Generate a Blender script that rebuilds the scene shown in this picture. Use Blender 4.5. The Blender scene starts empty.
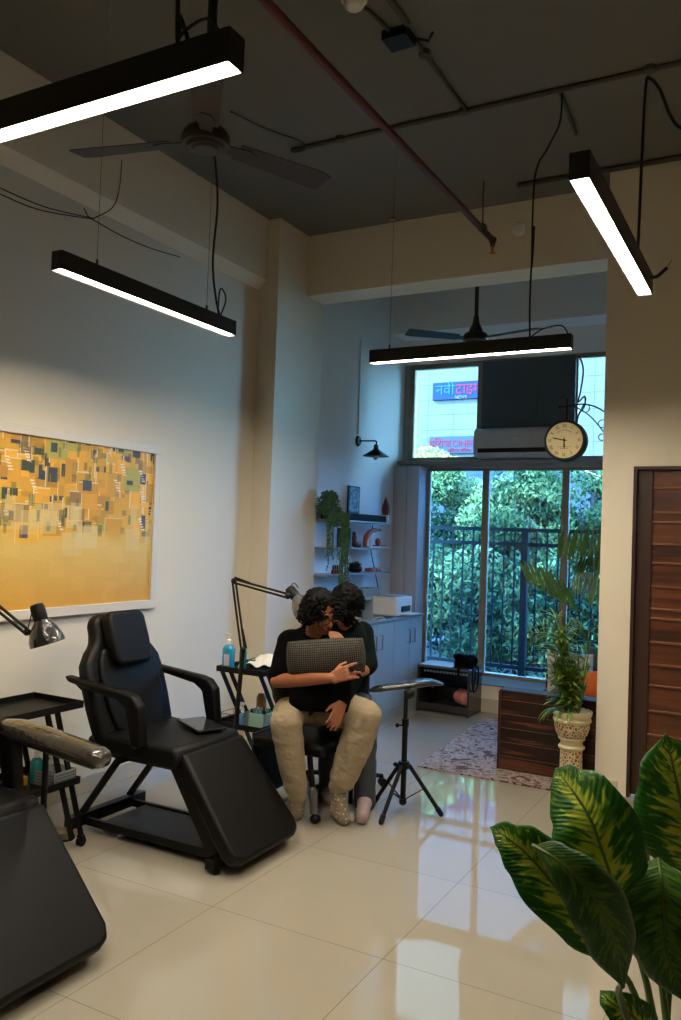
import bpy, bmesh, math, random
import numpy as np
from mathutils import Vector, Matrix

random.seed(7)
SC = bpy.context.scene
COL = SC.collection

# ------------------------------------------------------------------ camera
FPX = 824.094
CAM_H = 1.6
CR = np.array([[0.8778556636, 0.4776836686, 0.0344637003],
               [-0.0168400646, -0.0411286862, 0.9990119336],
               [-0.4786291321, 0.8775686549, 0.0280608263]])
cd = bpy.data.cameras.new('camera')
cam = bpy.data.objects.new('camera', cd)
COL.objects.link(cam)
cd.sensor_fit = 'VERTICAL'
cd.sensor_height = 36.0
cd.lens = 36.0 * FPX / 1020.0
cd.clip_start = 0.05
cd.clip_end = 200
cam.matrix_world = Matrix(((CR[0][0], CR[1][0], -CR[2][0], 0), (CR[0][1], CR[1][1], -CR[2][1], 0),
                           (CR[0][2], CR[1][2], -CR[2][2], CAM_H), (0, 0, 0, 1)))
SC.camera = cam

# ------------------------------------------------------------------ world and exposure
SC.view_settings.view_transform = 'Standard'
SC.view_settings.look = 'None'
SC.view_settings.exposure = 0.88
SC.view_settings.gamma = 1.0
SC.view_settings.use_curve_mapping = False
LAMP_W = 104.0
LAMP_COL = (1.0, 0.88, 0.70)
SKY_COL = (0.40, 0.68, 1.0)
SKY_STR = 17.5
world = bpy.data.worlds.new('world')
SC.world = world
world.use_nodes = True
bg = world.node_tree.nodes['Background']
bg.inputs[0].default_value = (*SKY_COL, 1)
bg.inputs[1].default_value = SKY_STR
sd = bpy.data.lights.new('sun', 'SUN')
sun = bpy.data.objects.new('sun', sd)
COL.objects.link(sun)
sd.energy = 11.0
sd.color = (1.0, 0.93, 0.62)
sd.angle = math.radians(3)
# the low sun stands behind the building on the camera's side and reaches the tree tops and the facade beyond
sun.rotation_euler = (math.radians(52), 0, math.radians(-48))

# ------------------------------------------------------------------ measuring helpers
def ray(px, py):
    return CR.T @ np.array([(px - 340.5) / FPX, (510 - py) / FPX, 1.0])
def at_d(px, py, t):
    d = ray(px, py) * t
    return Vector((d[0], d[1], d[2] + CAM_H))
def at_x(px, py, x):
    d = ray(px, py); d = d * (x / d[0])
    return Vector((x, d[1], d[2] + CAM_H))
def at_y(px, py, y):
    d = ray(px, py); d = d * (y / d[1])
    return Vector((d[0], y, d[2] + CAM_H))
def at_z(px, py, z=0.0):
    d = ray(px, py); d = d * ((z - CAM_H) / d[2])
    return Vector((d[0], d[1], z))
RT = Vector(CR[0]); UP = Vector(CR[1]); FW = Vector(CR[2])

# ------------------------------------------------------------------ materials
def lin(c):
    return tuple(((v / 255) / 12.92 if v / 255 <= 0.04045 else ((v / 255 + 0.055) / 1.055) ** 2.4) for v in c)
def mat(name, rgb, rough=0.6, metal=0.0, noise=0.0, nscale=8.0, bump=0.0, bscale=60.0, spec=0.5, emit=None, estr=0, sheen=0.0, coat=0.0, alpha=None):
    m = bpy.data.materials.new(name)
    m.use_nodes = True
    nt = m.node_tree; N = nt.nodes; L = nt.links
    b = N['Principled BSDF']
    c = lin(rgb)
    b.inputs['Base Color'].default_value = (*c, 1)
    b.inputs['Roughness'].default_value = rough
    b.inputs['Metallic'].default_value = metal
    b.inputs['Specular IOR Level'].default_value = spec
    if sheen: b.inputs['Sheen Weight'].default_value = sheen
    if coat:
        b.inputs['Coat Weight'].default_value = coat
        b.inputs['Coat Roughness'].default_value = 0.08
    if emit:
        b.inputs['Emission Color'].default_value = (*emit, 1)
        b.inputs['Emission Strength'].default_value = estr
    tc = N.new('ShaderNodeTexCoord')
    if noise:
        n = N.new('ShaderNodeTexNoise'); n.inputs['Scale'].default_value = nscale
        n.inputs['Detail'].default_value = 6
        L.new(tc.outputs['Object'], n.inputs['Vector'])
        r = N.new('ShaderNodeMapRange')
        r.inputs['To Min'].default_value = 1 - noise; r.inputs['To Max'].default_value = 1 + noise
        L.new(n.outputs['Fac'], r.inputs['Value'])
        mx = N.new('ShaderNodeVectorMath'); mx.operation = 'SCALE'
        mx.inputs[0].default_value = c
        L.new(r.outputs[0], mx.inputs['Scale'])
        L.new(mx.outputs[0], b.inputs['Base Color'])
    if bump:
        n2 = N.new('ShaderNodeTexNoise'); n2.inputs['Scale'].default_value = bscale
        L.new(tc.outputs['Object'], n2.inputs['Vector'])
        bp = N.new('ShaderNodeBump'); bp.inputs['Strength'].default_value = bump
        bp.inputs['Distance'].default_value = 0.01
        L.new(n2.outputs['Fac'], bp.inputs['Height'])
        L.new(bp.outputs[0], b.inputs['Normal'])
    return m

def ramp(N, stops):
    r = N.new('ShaderNodeValToRGB')
    e = r.color_ramp.elements
    while len(e) < len(stops): e.new(0.5)
    for i, (p, c) in enumerate(stops):
        e[i].position = p; e[i].color = (*c, 1)
    return r

WALL = mat('wall paint', (216, 206, 186), 0.85, noise=0.035, nscale=1.3, bump=0.05, bscale=14)
WALLC = mat('alcove paint', (226, 226, 224), 0.8, noise=0.03, nscale=1.5)
CEIL = mat('ceiling paint', (104, 102, 94), 0.9, noise=0.10, nscale=1.1, bump=0.12, bscale=5)
BASEB = mat('skirting tile', (190, 178, 155), 0.25)
BLACKM = mat('black metal', (6, 6, 6), 0.5, spec=0.3)
BLACKP = mat('black plastic', (6, 6, 6), 0.5, spec=0.3)
HOUS = mat('lamp housing', (26, 27, 24), 0.5)
LEATH = mat('black leatherette', (3, 3, 4), 0.5, bump=0.10, bscale=260, spec=0.25)
LEATH2 = mat('black leatherette seat', (4, 4, 5), 0.5, bump=0.12, bscale=240, spec=0.25)
CHROME = mat('chrome', (200, 200, 205), 0.15, metal=1.0)
ALU = mat('window aluminium', (140, 126, 108), 0.5, metal=0.2, noise=0.05)
ALUW = mat('pale window frame', (150, 146, 138), 0.5)
GREYP = mat('grey panel', (180, 180, 184), 0.7)
CABM = mat('pale grey cabinet laminate', (150, 163, 168), 0.45)
CABT = mat('grey worktop', (120, 126, 130), 0.3)
WHITEP = mat('white plastic', (215, 212, 205), 0.4)
WHITEF = mat('white picture frame', (208, 200, 184), 0.5)
RUST = mat('red pipe paint', (84, 25, 15), 0.5, noise=0.15, nscale=12)
COND = mat('painted conduit', (70, 66, 60), 0.7)
CABLE = mat('black cable', (14, 14, 14), 0.5)
CABLEG = mat('grey cable', (90, 86, 76), 0.6)
YEL = mat('yellow wire', (190, 150, 30), 0.5)
PANEL = mat('dark board', (74, 82, 86), 0.7, noise=0.06)
ACW = mat('air conditioner plastic', (190, 185, 182), 0.4)
FENCE = mat('blue fence paint', (7, 12, 18), 0.6, spec=0.2)
SKIN = mat('skin', (150, 92, 62), 0.5, noise=0.04, nscale=30)
SKIN2 = mat('skin of second person', (150, 98, 74), 0.5)
HAIR = mat('black hair', (5, 4, 4), 0.6, noise=0.3, nscale=60, spec=0.12)
HAIR2 = mat('dark hair', (5, 5, 5), 0.6, noise=0.3, nscale=50, spec=0.10)
TEEB = mat('black cotton', (4, 4, 5), 0.95, spec=0.1)
TEEG = mat('dark green cotton', (9, 20, 19), 0.9, spec=0.15)
PANTS = mat('beige sweatpants', (158, 142, 116), 0.95, noise=0.06, nscale=20, bump=0.25, bscale=45)
JEANS = mat('grey jeans', (62, 68, 74), 0.9, noise=0.12, nscale=25)
SOCKP = mat('pinkish sock', (150, 128, 128), 0.9)
STONE = mat('soil', (40, 28, 20), 0.95)
WOODD = mat('dark wood edge', (52, 28, 18), 0.45)
PAPER = mat('white tissue', (225, 222, 215), 0.9)
PINK = mat('pink cloth', (185, 110, 95), 0.9, noise=0.15, nscale=25)
BLUEL = mat('blue sanitiser', (40, 140, 180), 0.2)
TEAL = mat('teal liquid', (20, 120, 125), 0.25)
ORANGE = mat('orange carved wood', (170, 82, 24), 0.5, noise=0.3, nscale=60)
BROWN = mat('brown carved wood', (92, 46, 20), 0.5, noise=0.3, nscale=50)
REDP = mat('red lacquer', (150, 30, 35), 0.4)
BULB = mat('clear bulb glass', (190, 180, 150), 0.1)
DKGREY = mat('dark glass', (46, 42, 42), 0.15, spec=0.6)
STEMG = mat('green stem', (72, 98, 30), 0.5)
TRUNK = mat('bark', (60, 52, 42), 0.9)

def noisecol_mat(name, stops, scale, rough=0.6, detail=6, dist=0.0, vscale=None, kind='noise'):
    m = bpy.data.materials.new(name); m.use_nodes = True
    N = m.node_tree.nodes; L = m.node_tree.links; b = N['Principled BSDF']
    tc = N.new('ShaderNodeTexCoord')
    mp = N.new('ShaderNodeMapping')
    if vscale: mp.inputs['Scale'].default_value = vscale
    L.new(tc.outputs['Object'], mp.inputs[0])
    if kind == 'noise':
        n = N.new('ShaderNodeTexNoise'); n.inputs['Scale'].default_value = scale
        n.inputs['Detail'].default_value = detail; n.inputs['Distortion'].default_value = dist
        out = n.outputs['Fac']
    else:
        n = N.new('ShaderNodeTexVoronoi'); n.inputs['Scale'].default_value = scale
        n.feature = 'DISTANCE_TO_EDGE'
        out = n.outputs['Distance']
    L.new(mp.outputs[0], n.inputs['Vector'])
    r = ramp(N, [(p, lin(c)) for p, c in stops])
    L.new(out, r.inputs[0]); L.new(r.outputs[0], b.inputs['Base Color'])
    b.inputs['Roughness'].default_value = rough
    if 'outdoor' in name or 'hedge' in name: b.inputs['Specular IOR Level'].default_value = 0.06
    return m

LEAFO = noisecol_mat('outdoor foliage', [(0.3, (28, 46, 32)), (0.5, (58, 76, 44)), (0.62, (142, 144, 84))], 0.8, 0.6)
LEAFH = noisecol_mat('hedge foliage', [(0.3, (24, 42, 34)), (0.5, (48, 68, 44)), (0.64, (116, 126, 78))], 1.1, 0.6)
LEAFI = noisecol_mat('indoor foliage', [(0.3, (52, 88, 18)), (0.55, (104, 138, 32)), (0.75, (160, 172, 56))], 9.0, 0.45)
LEAFP = noisecol_mat('palm foliage', [(0.3, (28, 62, 24)), (0.7, (70, 112, 40))], 7.0, 0.45)
LEAFT = noisecol_mat('trailing foliage', [(0.3, (30, 66, 30)), (0.7, (84, 128, 60))], 20.0, 0.5)
RUG = noisecol_mat('faded patterned rug', [(0.40, (84, 52, 42)), (0.455, (150, 134, 124)), (0.48, (166, 154, 146)), (0.50, (84, 54, 45)), (0.535, (158, 146, 138)), (0.59, (150, 134, 126)), (0.63, (84, 48, 38))], 6.0, 0.95, 9, 2.4)
CERAM = noisecol_mat('carved ceramic', [(0.0, (206, 190, 150)), (0.12, (204, 186, 146)), (0.18, (120, 44, 24)), (0.36, (150, 84, 48))], 50.0, 0.4, kind='vor')
CREAM = mat('cream ceramic', (206, 192, 152), 0.35)
CUSHW = noisecol_mat('printed pale cushion', [(0.4, (170, 165, 150)), (0.6, (205, 200, 188))], 25, 0.9)
BUILDM = None

def glass_mat(name, tint, refl=0.06):
    m = bpy.data.materials.new(name); m.use_nodes = True
    N = m.node_tree.nodes; L = m.node_tree.links
    N.remove(N['Principled BSDF'])
    t = N.new('ShaderNodeBsdfTransparent'); t.inputs[0].default_value = (*tint, 1)
    g = N.new('ShaderNodeBsdfGlossy'); g.inputs['Roughness'].default_value = 0.02
    f = N.new('ShaderNodeFresnel'); f.inputs[0].default_value = 1.35
    mx = N.new('ShaderNodeMixShader')
    L.new(f.outputs[0], mx.inputs[0]); L.new(t.outputs[0], mx.inputs[1]); L.new(g.outputs[0], mx.inputs[2])
    L.new(mx.outputs[0], N['Material Output'].inputs[0])
    return m
GLU = glass_mat('clear window glass', (0.80, 0.96, 1.0))
GLL = glass_mat('blue tinted window glass', (0.50, 0.75, 0.97))
CLEARP = glass_mat('clear plastic', (0.8, 0.86, 0.9))

def wrap_mat(name, base):
    m = mat(name, base, 0.25, metal=0.15, noise=0.25, nscale=14, bump=0.9, bscale=34, coat=1.0)
    return m
WRAP = wrap_mat('black pad under cling film', (58, 54, 47))
WRAPL = wrap_mat('metal under cling film', (92, 92, 92))

def check_mat(name, a, b_, sc, rough=0.95):
    m = bpy.data.materials.new(name); m.use_nodes = True
    N = m.node_tree.nodes; L = m.node_tree.links; b = N['Principled BSDF']
    uv = N.new('ShaderNodeUVMap')
    br = N.new('ShaderNodeTexBrick')
    br.offset = 0.0
    br.inputs['Color1'].default_value = (*lin(a), 1)
    br.inputs['Color2'].default_value = (*lin(tuple(int(x * 0.85) for x in a)), 1)
    br.inputs['Mortar'].default_value = (*lin(b_), 1)
    br.inputs['Scale'].default_value = sc
    br.inputs['Mortar Size'].default_value = 0.11
    br.inputs['Mortar Smooth'].default_value = 0.35
    br.inputs['Brick Width'].default_value = 0.5
    br.inputs['Row Height'].default_value = 0.5
    L.new(uv.outputs[0], br.inputs['Vector'])
    L.new(br.outputs['Color'], b.inputs['Base Color'])
    b.inputs['Roughness'].default_value = rough
    return m
CHECK = check_mat('grey and black check', (120, 112, 98), (24, 22, 20), 9.0)

def floor_mat():
    m = bpy.data.materials.new('polished cream floor tiles'); m.use_nodes = True
    N = m.node_tree.nodes; L = m.node_tree.links; b = N['Principled BSDF']
    tc = N.new('ShaderNodeTexCoord')
    mp = N.new('ShaderNodeMapping')
    mp.inputs['Location'].default_value = (2.12, -2.07, 0)
    L.new(tc.outputs['Object'], mp.inputs[0])
    br = N.new('ShaderNodeTexBrick'); br.offset = 0
    br.inputs['Scale'].default_value = 1.0
    br.inputs['Brick Width'].default_value = 0.8; br.inputs['Row Height'].default_value = 0.806
    br.inputs['Mortar Size'].default_value = 0.0018
    br.inputs['Mortar Smooth'].default_value = 0.1
    br.inputs['Color1'].default_value = (*lin((160, 152, 137)), 1)
    br.inputs['Color2'].default_value = (*lin((156, 148, 133)), 1)
    br.inputs['Mortar'].default_value = (*lin((122, 113, 98)), 1)
    L.new(mp.outputs[0], br.inputs['Vector'])
    n = N.new('ShaderNodeTexNoise'); n.inputs['Scale'].default_value = 1.6; n.inputs['Detail'].default_value = 8
    n.inputs['Distortion'].default_value = 1.2
    L.new(tc.outputs['Object'], n.inputs['Vector'])
    r = N.new('ShaderNodeMapRange'); r.inputs['To Min'].default_value = 0.94; r.inputs['To Max'].default_value = 1.04
    L.new(n.outputs['Fac'], r.inputs['Value'])
    v = N.new('ShaderNodeVectorMath'); v.operation = 'SCALE'
    L.new(br.outputs['Color'], v.inputs[0]); L.new(r.outputs[0], v.inputs['Scale'])
    L.new(v.outputs[0], b.inputs['Base Color'])
    b.inputs['Roughness'].default_value = 0.018
    b.inputs['IOR'].default_value = 1.56
    b.inputs['Specular IOR Level'].default_value = 0.62
    return m
FLOORM = floor_mat()

def facade_mat():
    m = bpy.data.materials.new('pale tiled facade'); m.use_nodes = True
    N = m.node_tree.nodes; L = m.node_tree.links; b = N['Principled BSDF']
    tc = N.new('ShaderNodeTexCoord')
    sp = N.new('ShaderNodeSeparateXYZ'); cb = N.new('ShaderNodeCombineXYZ')
    L.new(tc.outputs['Object'], sp.inputs[0])
    L.new(sp.outputs['X'], cb.inputs['X']); L.new(sp.outputs['Z'], cb.inputs['Y'])
    mp = N.new('ShaderNodeMapping'); mp.inputs['Location'].default_value = (0.1, 0.18, 0)
    L.new(cb.outputs[0], mp.inputs[0])
    br = N.new('ShaderNodeTexBrick'); br.offset = 0
    br.inputs['Scale'].default_value = 1.0
    br.inputs['Brick Width'].default_value = 0.78; br.inputs['Row Height'].default_value = 0.436
    br.inputs['Mortar Size'].default_value = 0.010
    br.inputs['Color1'].default_value = (*lin((72, 73, 72)), 1)
    br.inputs['Color2'].default_value = (*lin((70, 71, 71)), 1)
    br.inputs['Mortar'].default_value = (*lin((50, 54, 56)), 1)
    L.new(mp.outputs[0], br.inputs['Vector'])
    L.new(br.outputs['Color'], b.inputs['Base Color'])
    b.inputs['Roughness'].default_value = 0.7
    b.inputs['Specular IOR Level'].default_value = 0.1
    return m
FACADE = facade_mat()

def plank_mat(name, cols, row=0.1, horiz=True):
    m = bpy.data.materials.new(name); m.use_nodes = True
    N = m.node_tree.nodes; L = m.node_tree.links; b = N['Principled BSDF']
    tc = N.new('ShaderNodeTexCoord')
    sp = N.new('ShaderNodeSeparateXYZ'); L.new(tc.outputs['Object'], sp.inputs[0])
    dv = N.new('ShaderNodeMath'); dv.operation = 'DIVIDE'; dv.inputs[1].default_value = row
    L.new(sp.outputs['Z'], dv.inputs[0])
    fl = N.new('ShaderNodeMath'); fl.operation = 'FLOOR'; L.new(dv.outputs[0], fl.inputs[0])
    cb = N.new('ShaderNodeCombineXYZ'); L.new(fl.outputs[0], cb.inputs['Z'])
    ad = N.new('ShaderNodeMath'); ad.operation = 'ADD'
    L.new(sp.outputs['X'], ad.inputs[0]); L.new(sp.outputs['Y'], ad.inputs[1])
    mu = N.new('ShaderNodeMath'); mu.operation = 'MULTIPLY'; mu.inputs[1].default_value = 0.7
    L.new(ad.outputs[0], mu.inputs[0]); L.new(mu.outputs[0], cb.inputs['X'])
    z6 = N.new('ShaderNodeMath'); z6.operation = 'MULTIPLY'; z6.inputs[1].default_value = 9.0
    L.new(sp.outputs['Z'], z6.inputs[0]); L.new(z6.outputs[0], cb.inputs['Y'])
    n = N.new('ShaderNodeTexNoise'); n.inputs['Scale'].default_value = 1.7; n.inputs['Detail'].default_value = 5
    n.inputs['Distortion'].default_value = 0.5
    L.new(cb.outputs[0], n.inputs['Vector'])
    r = ramp(N, [(p, lin(c)) for p, c in cols])
    L.new(n.outputs['Fac'], r.inputs[0]); L.new(r.outputs[0], b.inputs['Base Color'])
    b.inputs['Roughness'].default_value = 0.32
    return m
SOFAW = plank_mat('striped rosewood planks', [(0.38, (26, 12, 9)), (0.52, (40, 20, 13)), (0.58, (96, 54, 30)), (0.64, (34, 17, 12))], 0.112)
DOORW = plank_mat('reddish door wood', [(0.35, (54, 28, 16)), (0.5, (84, 44, 25)), (0.66, (104, 57, 33))], 0.14)
DOORD = mat('dark door stile', (52, 30, 20), 0.4, noise=0.15, nscale=4)
DOORL = mat('lighter door moulding', (112, 66, 39), 0.4)

def vc_mat(name, attr, rough=0.6):
    m = bpy.data.materials.new(name); m.use_nodes = True
    N = m.node_tree.nodes; L = m.node_tree.links; b = N['Principled BSDF']
    a = N.new('ShaderNodeVertexColor'); a.layer_name = attr
    L.new(a.outputs['Color'], b.inputs['Base Color'])
    b.inputs['Roughness'].default_value = rough
    return m

def dieff_mat(name='variegated leaf', cols=((34, 92, 18), (92, 138, 26), (178, 190, 62))):
    m = bpy.data.materials.new(name); m.use_nodes = True
    N = m.node_tree.nodes; L = m.node_tree.links; b = N['Principled BSDF']
    uv = N.new('ShaderNodeUVMap')
    sp = N.new('ShaderNodeSeparateXYZ'); L.new(uv.outputs[0], sp.inputs[0])
    def M(op, a, c=None):
        n = N.new('ShaderNodeMath'); n.operation = op
        for i, s in enumerate((a, c)):
            if s is None: continue
            if isinstance(s, (int, float)): n.inputs[i].default_value = s
            else: L.new(s, n.inputs[i])
        return n.outputs[0]
    u = M('ABSOLUTE', M('SUBTRACT', M('MULTIPLY', sp.outputs['X'], 2.0), 1.0))   # 0 at midrib, 1 at margin
    v = sp.outputs['Y']
    along = M('SUBTRACT', v, M('MULTIPLY', u, 0.16))
    cb = N.new('ShaderNodeCombineXYZ')
    L.new(M('MULTIPLY', sp.outputs['X'], 5.0), cb.inputs['X']); L.new(M('MULTIPLY', along, 26.0), cb.inputs['Y'])
    n = N.new('ShaderNodeTexNoise'); n.inputs['Scale'].default_value = 1.0; n.inputs['Detail'].default_value = 4
    n.inputs['Distortion'].default_value = 0.6
    L.new(cb.outputs[0], n.inputs['Vector'])
    env = M('MULTIPLY', M('SUBTRACT', 1.0, M('MULTIPLY', u, 1.12)), M('MINIMUM', 1.0, M('MULTIPLY', M('SUBTRACT', 1.0, v), 4.5)))
    s = M('ADD', n.outputs['Fac'], M('MULTIPLY', env, 0.30))
    r = ramp(N, [(0.60, lin(cols[0])), (0.66, lin(cols[1])), (0.77, lin(cols[2]))])
    L.new(s, r.inputs[0])
    rib = M('LESS_THAN', u, 0.035)
    mx = N.new('ShaderNodeMix'); mx.data_type = 'RGBA'
    L.new(rib, mx.inputs[0]); L.new(r.outputs[0], mx.inputs[6]); mx.inputs[7].default_value = (*lin((46, 76, 22)), 1)
    L.new(mx.outputs[2], b.inputs['Base Color'])
    b.inputs['Roughness'].default_value = 0.5
    b.inputs['Specular IOR Level'].default_value = 0.25
    w = N.new('ShaderNodeTexWave'); w.inputs['Scale'].default_value = 9.0; w.bands_direction = 'Y'
    cb2 = N.new('ShaderNodeCombineXYZ'); L.new(along, cb2.inputs['Y']); L.new(cb2.outputs[0], w.inputs['Vector'])
    bp = N.new('ShaderNodeBump'); bp.inputs['Strength'].default_value = 0.25; bp.inputs['Distance'].default_value = 0.004
    L.new(w.outputs['Fac'], bp.inputs['Height']); L.new(bp.outputs[0], b.inputs['Normal'])
    return m
DIEFF = dieff_mat()
DIEFF2 = dieff_mat('dull leaf underside', ((34, 76, 18), (48, 92, 22), (84, 122, 36)))
DIEFFD = noisecol_mat('green leaf underside', [(0.3, (40, 84, 18)), (0.7, (74, 118, 28))], 18, 0.65)

def dots_mat():
    m = bpy.data.materials.new('tan sock with pale dots'); m.use_nodes = True
    N = m.node_tree.nodes; L = m.node_tree.links; b = N['Principled BSDF']
    tc = N.new('ShaderNodeTexCoord'); v = N.new('ShaderNodeTexVoronoi'); v.inputs['Scale'].default_value = 46
    v.inputs['Randomness'].default_value = 0.25
    L.new(tc.outputs['Object'], v.inputs['Vector'])
    r = ramp(N, [(0.22, lin((176, 168, 150))), (0.28, lin((122, 108, 88)))])
    L.new(v.outputs['Distance'], r.inputs[0]); L.new(r.outputs[0], b.inputs['Base Color'])
    b.inputs['Roughness'].default_value = 0.95
    return m
SOCKT = dots_mat()

# ------------------------------------------------------------------ mesh building
class MB:
    def __init__(s): s.v = []; s.f = []; s.uv = {}
    def add(s, vs, fs):
        o = len(s.v); s.v += [Vector(p) for p in vs]; s.f += [tuple(i + o for i in f) for f in fs]; return o
    def box(s, a, b, M=None):
        x0, y0, z0 = a; x1, y1, z1 = b
        x0, x1 = min(x0, x1), max(x0, x1); y0, y1 = min(y0, y1), max(y0, y1); z0, z1 = min(z0, z1), max(z0, z1)
        vs = [Vector(p) for p in ((x0, y0, z0), (x1, y0, z0), (x1, y1, z0), (x0, y1, z0), (x0, y0, z1), (x1, y0, z1), (x1, y1, z1), (x0, y1, z1))]
        if M: vs = [M @ p for p in vs]
        s.add(vs, [(0, 3, 2, 1), (4, 5, 6, 7), (0, 1, 5, 4), (1, 2, 6, 5), (2, 3, 7, 6), (3, 0, 4, 7)]); return s
    def bar(s, p, q, w, h=None, up=(0, 0, 1)):
        p, q = Vector(p), Vector(q); h = h or w
        d = (q - p).normalized(); up = Vector(up)
        if abs(d.dot(up)) > 0.98: up = Vector((1, 0, 0))
        a = d.cross(up).normalized() * w / 2; b = a.cross(d).normalized() * h / 2
        vs = [p - a - b, p + a - b, p + a + b, p - a + b, q - a - b, q + a - b, q + a + b, q - a + b]
        s.add(vs, [(0, 1, 2, 3), (7, 6, 5, 4), (0, 4, 5, 1), (1, 5, 6, 2), (2, 6, 7, 3), (3, 7, 4, 0)]); return s
    def tube(s, pts, r, n=8, cap=True):
        pts = [Vector(p) for p in pts]
        rs = r if isinstance(r, (list, tuple)) else [r] * len(pts)
        ref = None; o = len(s.v)
        for i, p in enumerate(pts):
            t = (pts[min(i + 1, len(pts) - 1)] - pts[max(i - 1, 0)])
            if t.length < 1e-9: t = Vector((0, 0, 1))
            t.normalize()
            if ref is None: ref = t.orthogonal().normalized()
            ref = (ref - t * ref.dot(t))
            if ref.length < 1e-6: ref = t.orthogonal()
            ref.normalize(); b = t.cross(ref)
            for k in range(n):
                a = 2 * math.pi * k / n
                s.v.append(p + (ref * math.cos(a) + b * math.sin(a)) * rs[i])
        for i in range(len(pts) - 1):
            for k in range(n):
                a = o + i * n + k; b_ = o + i * n + (k + 1) % n
                s.f.append((a, b_, b_ + n, a + n))
        if cap:
            s.f.append(tuple(o + k for k in range(n))[::-1])
            s.f.append(tuple(o + (len(pts) - 1) * n + k for k in range(n)))
        return s
    def cyl(s, p, q, r, r2=None, n=16): return s.tube([p, q], [r, r if r2 is None else r2], n)
    def ell(s, c, r, M=None, nu=16, nv=10):
        c = Vector(c); r = r if isinstance(r, (list, tuple)) else (r, r, r); o = len(s.v)
        for j in range(nv + 1):
            th = math.pi * j / nv
            for i in range(nu):
                ph = 2 * math.pi * i / nu
                p = Vector((math.sin(th) * math.cos(ph) * r[0], math.sin(th) * math.sin(ph) * r[1], math.cos(th) * r[2]))
                if M: p = M @ p
                s.v.append(c + p)
        for j in range(nv):
            for i in range(nu):
                a = o + j * nu + i; b = o + j * nu + (i + 1) % nu
                s.f.append((a, a + nu, b + nu, b))
        return s
    def lathe(s, c, prof, n=24, M=None):
        c = Vector(c); o = len(s.v)
        for r, z in prof:
            for i in range(n):
                a = 2 * math.pi * i / n
                p = Vector((r * math.cos(a), r * math.sin(a), z))
                if M: p = M @ p
                s.v.append(c + p)
        for j in range(len(prof) - 1):
            for i in range(n):
                a = o + j * n + i; b = o + j * n + (i + 1) % n
                s.f.append((a, b, b + n, a + n))
        if prof[0][0] > 1e-6: s.f.append(tuple(o + i for i in range(n))[::-1])
        if prof[-1][0] > 1e-6: s.f.append(tuple(o + (len(prof) - 1) * n + i for i in range(n)))
        return s
    def prism(s, poly, ext):
        ext = Vector(ext); poly = [Vector(p) for p in poly]; n = len(poly)
        s.add(poly + [p + ext for p in poly], [tuple(range(n))[::-1], tuple(range(n, 2 * n))] + [(i, (i + 1) % n, n + (i + 1) % n, n + i) for i in range(n)])
        return s
    def caps(s, p, q, r, r2=None, n=12):
        "tapered capsule"
        r2 = r if r2 is None else r2
        p, q = Vector(p), Vector(q); d = (q - p)
        if d.length < 1e-6: return s.ell(p, r, nu=n, nv=8)
        t = d.normalized(); pts = []; rs = []
        for k in range(5):
            a = math.pi / 2 * (1 - k / 4); pts.append(p - t * r * math.sin(a)); rs.append(max(r * math.cos(a), 1e-4))
        for k in range(5):
            a = math.pi / 2 * k / 4; pts.append(q + t * r2 * math.sin(a)); rs.append(max(r2 * math.cos(a), 1e-4))
        return s.tube(pts, rs, n)
    def chain(s, pts, rs, n=12):
        for i in range(len(pts) - 1): s.caps(pts[i], pts[i + 1], rs[i], rs[i + 1], n)
        return s

def finish(me, sharp=40):
    for p in me.polygons: p.use_smooth = True
    try: me.set_sharp_from_angle(angle=math.radians(sharp))
    except Exception: pass

def obj(name, mb, m, parent=None, bevel=0, sharp=40, weld=False, kind=None, seg=2, subsurf=0):
    me = bpy.data.meshes.new(name)
    off = Vector(parent['_w']) if parent is not None else None
    vs = mb.v
    if off is None:
        xs = [p.x for p in vs]; ys = [p.y for p in vs]; zs = [p.z for p in vs]
        off = Vector(((min(xs) + max(xs)) / 2, (min(ys) + max(ys)) / 2, min(zs)))
        if m in (FLOORM, FACADE): off = Vector((0, 0, 0))
    me.from_pydata([tuple(p - off) for p in vs], [], mb.f)
    me.update()
    bm = bmesh.new(); bm.from_mesh(me)
    bmesh.ops.recalc_face_normals(bm, faces=bm.faces); bm.to_mesh(me); bm.free()
    finish(me, sharp)
    o = bpy.data.objects.new(name, me); COL.objects.link(o)
    if m is not None: me.materials.append(m)
    if parent is None: o.location = off; o['_w'] = tuple(off)
    else: o.parent = parent; o['_w'] = tuple(off)
    if bevel:
        bv = o.modifiers.new('bevel', 'BEVEL'); bv.width = bevel; bv.segments = seg; bv.limit_method = 'ANGLE'
        bv.harden_normals = False
    if subsurf:
        ss = o.modifiers.new('subsurf', 'SUBSURF'); ss.levels = subsurf; ss.render_levels = subsurf
    if kind: o['kind'] = kind
    return o

def thing(name, label, cat, loc, group=None):
    o = bpy.data.objects.new(name, None); COL.objects.link(o)
    o.empty_display_size = 0.1
    o.location = loc; o['_w'] = tuple(loc); o['label'] = label; o['category'] = cat
    if group: o['group'] = group
    return o
def tag(o, label, cat, group=None):
    o['label'] = label; o['category'] = cat
    if group: o['group'] = group
    return o
def struct(name, mb, m, parent=None, **k):
    o = obj(name, mb, m, parent, **k)
    if parent is None: o['kind'] = 'structure'
    return o
def dup(root, delta, label=None):
    def cp(o, par):
        c = o.copy(); COL.objects.link(c)
        if par is not None: c.parent = par
        for ch in kids.get(o.name, []): cp(ch, c)
        return c
    kids = {}
    for o in bpy.data.objects:
        if o.parent: kids.setdefault(o.parent.name, []).append(o)
    r = cp(root, None)
    r.location = Vector(root.location) + Vector(delta)
    r['_w'] = tuple(r.location)
    if label: r['label'] = label
    return r

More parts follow.
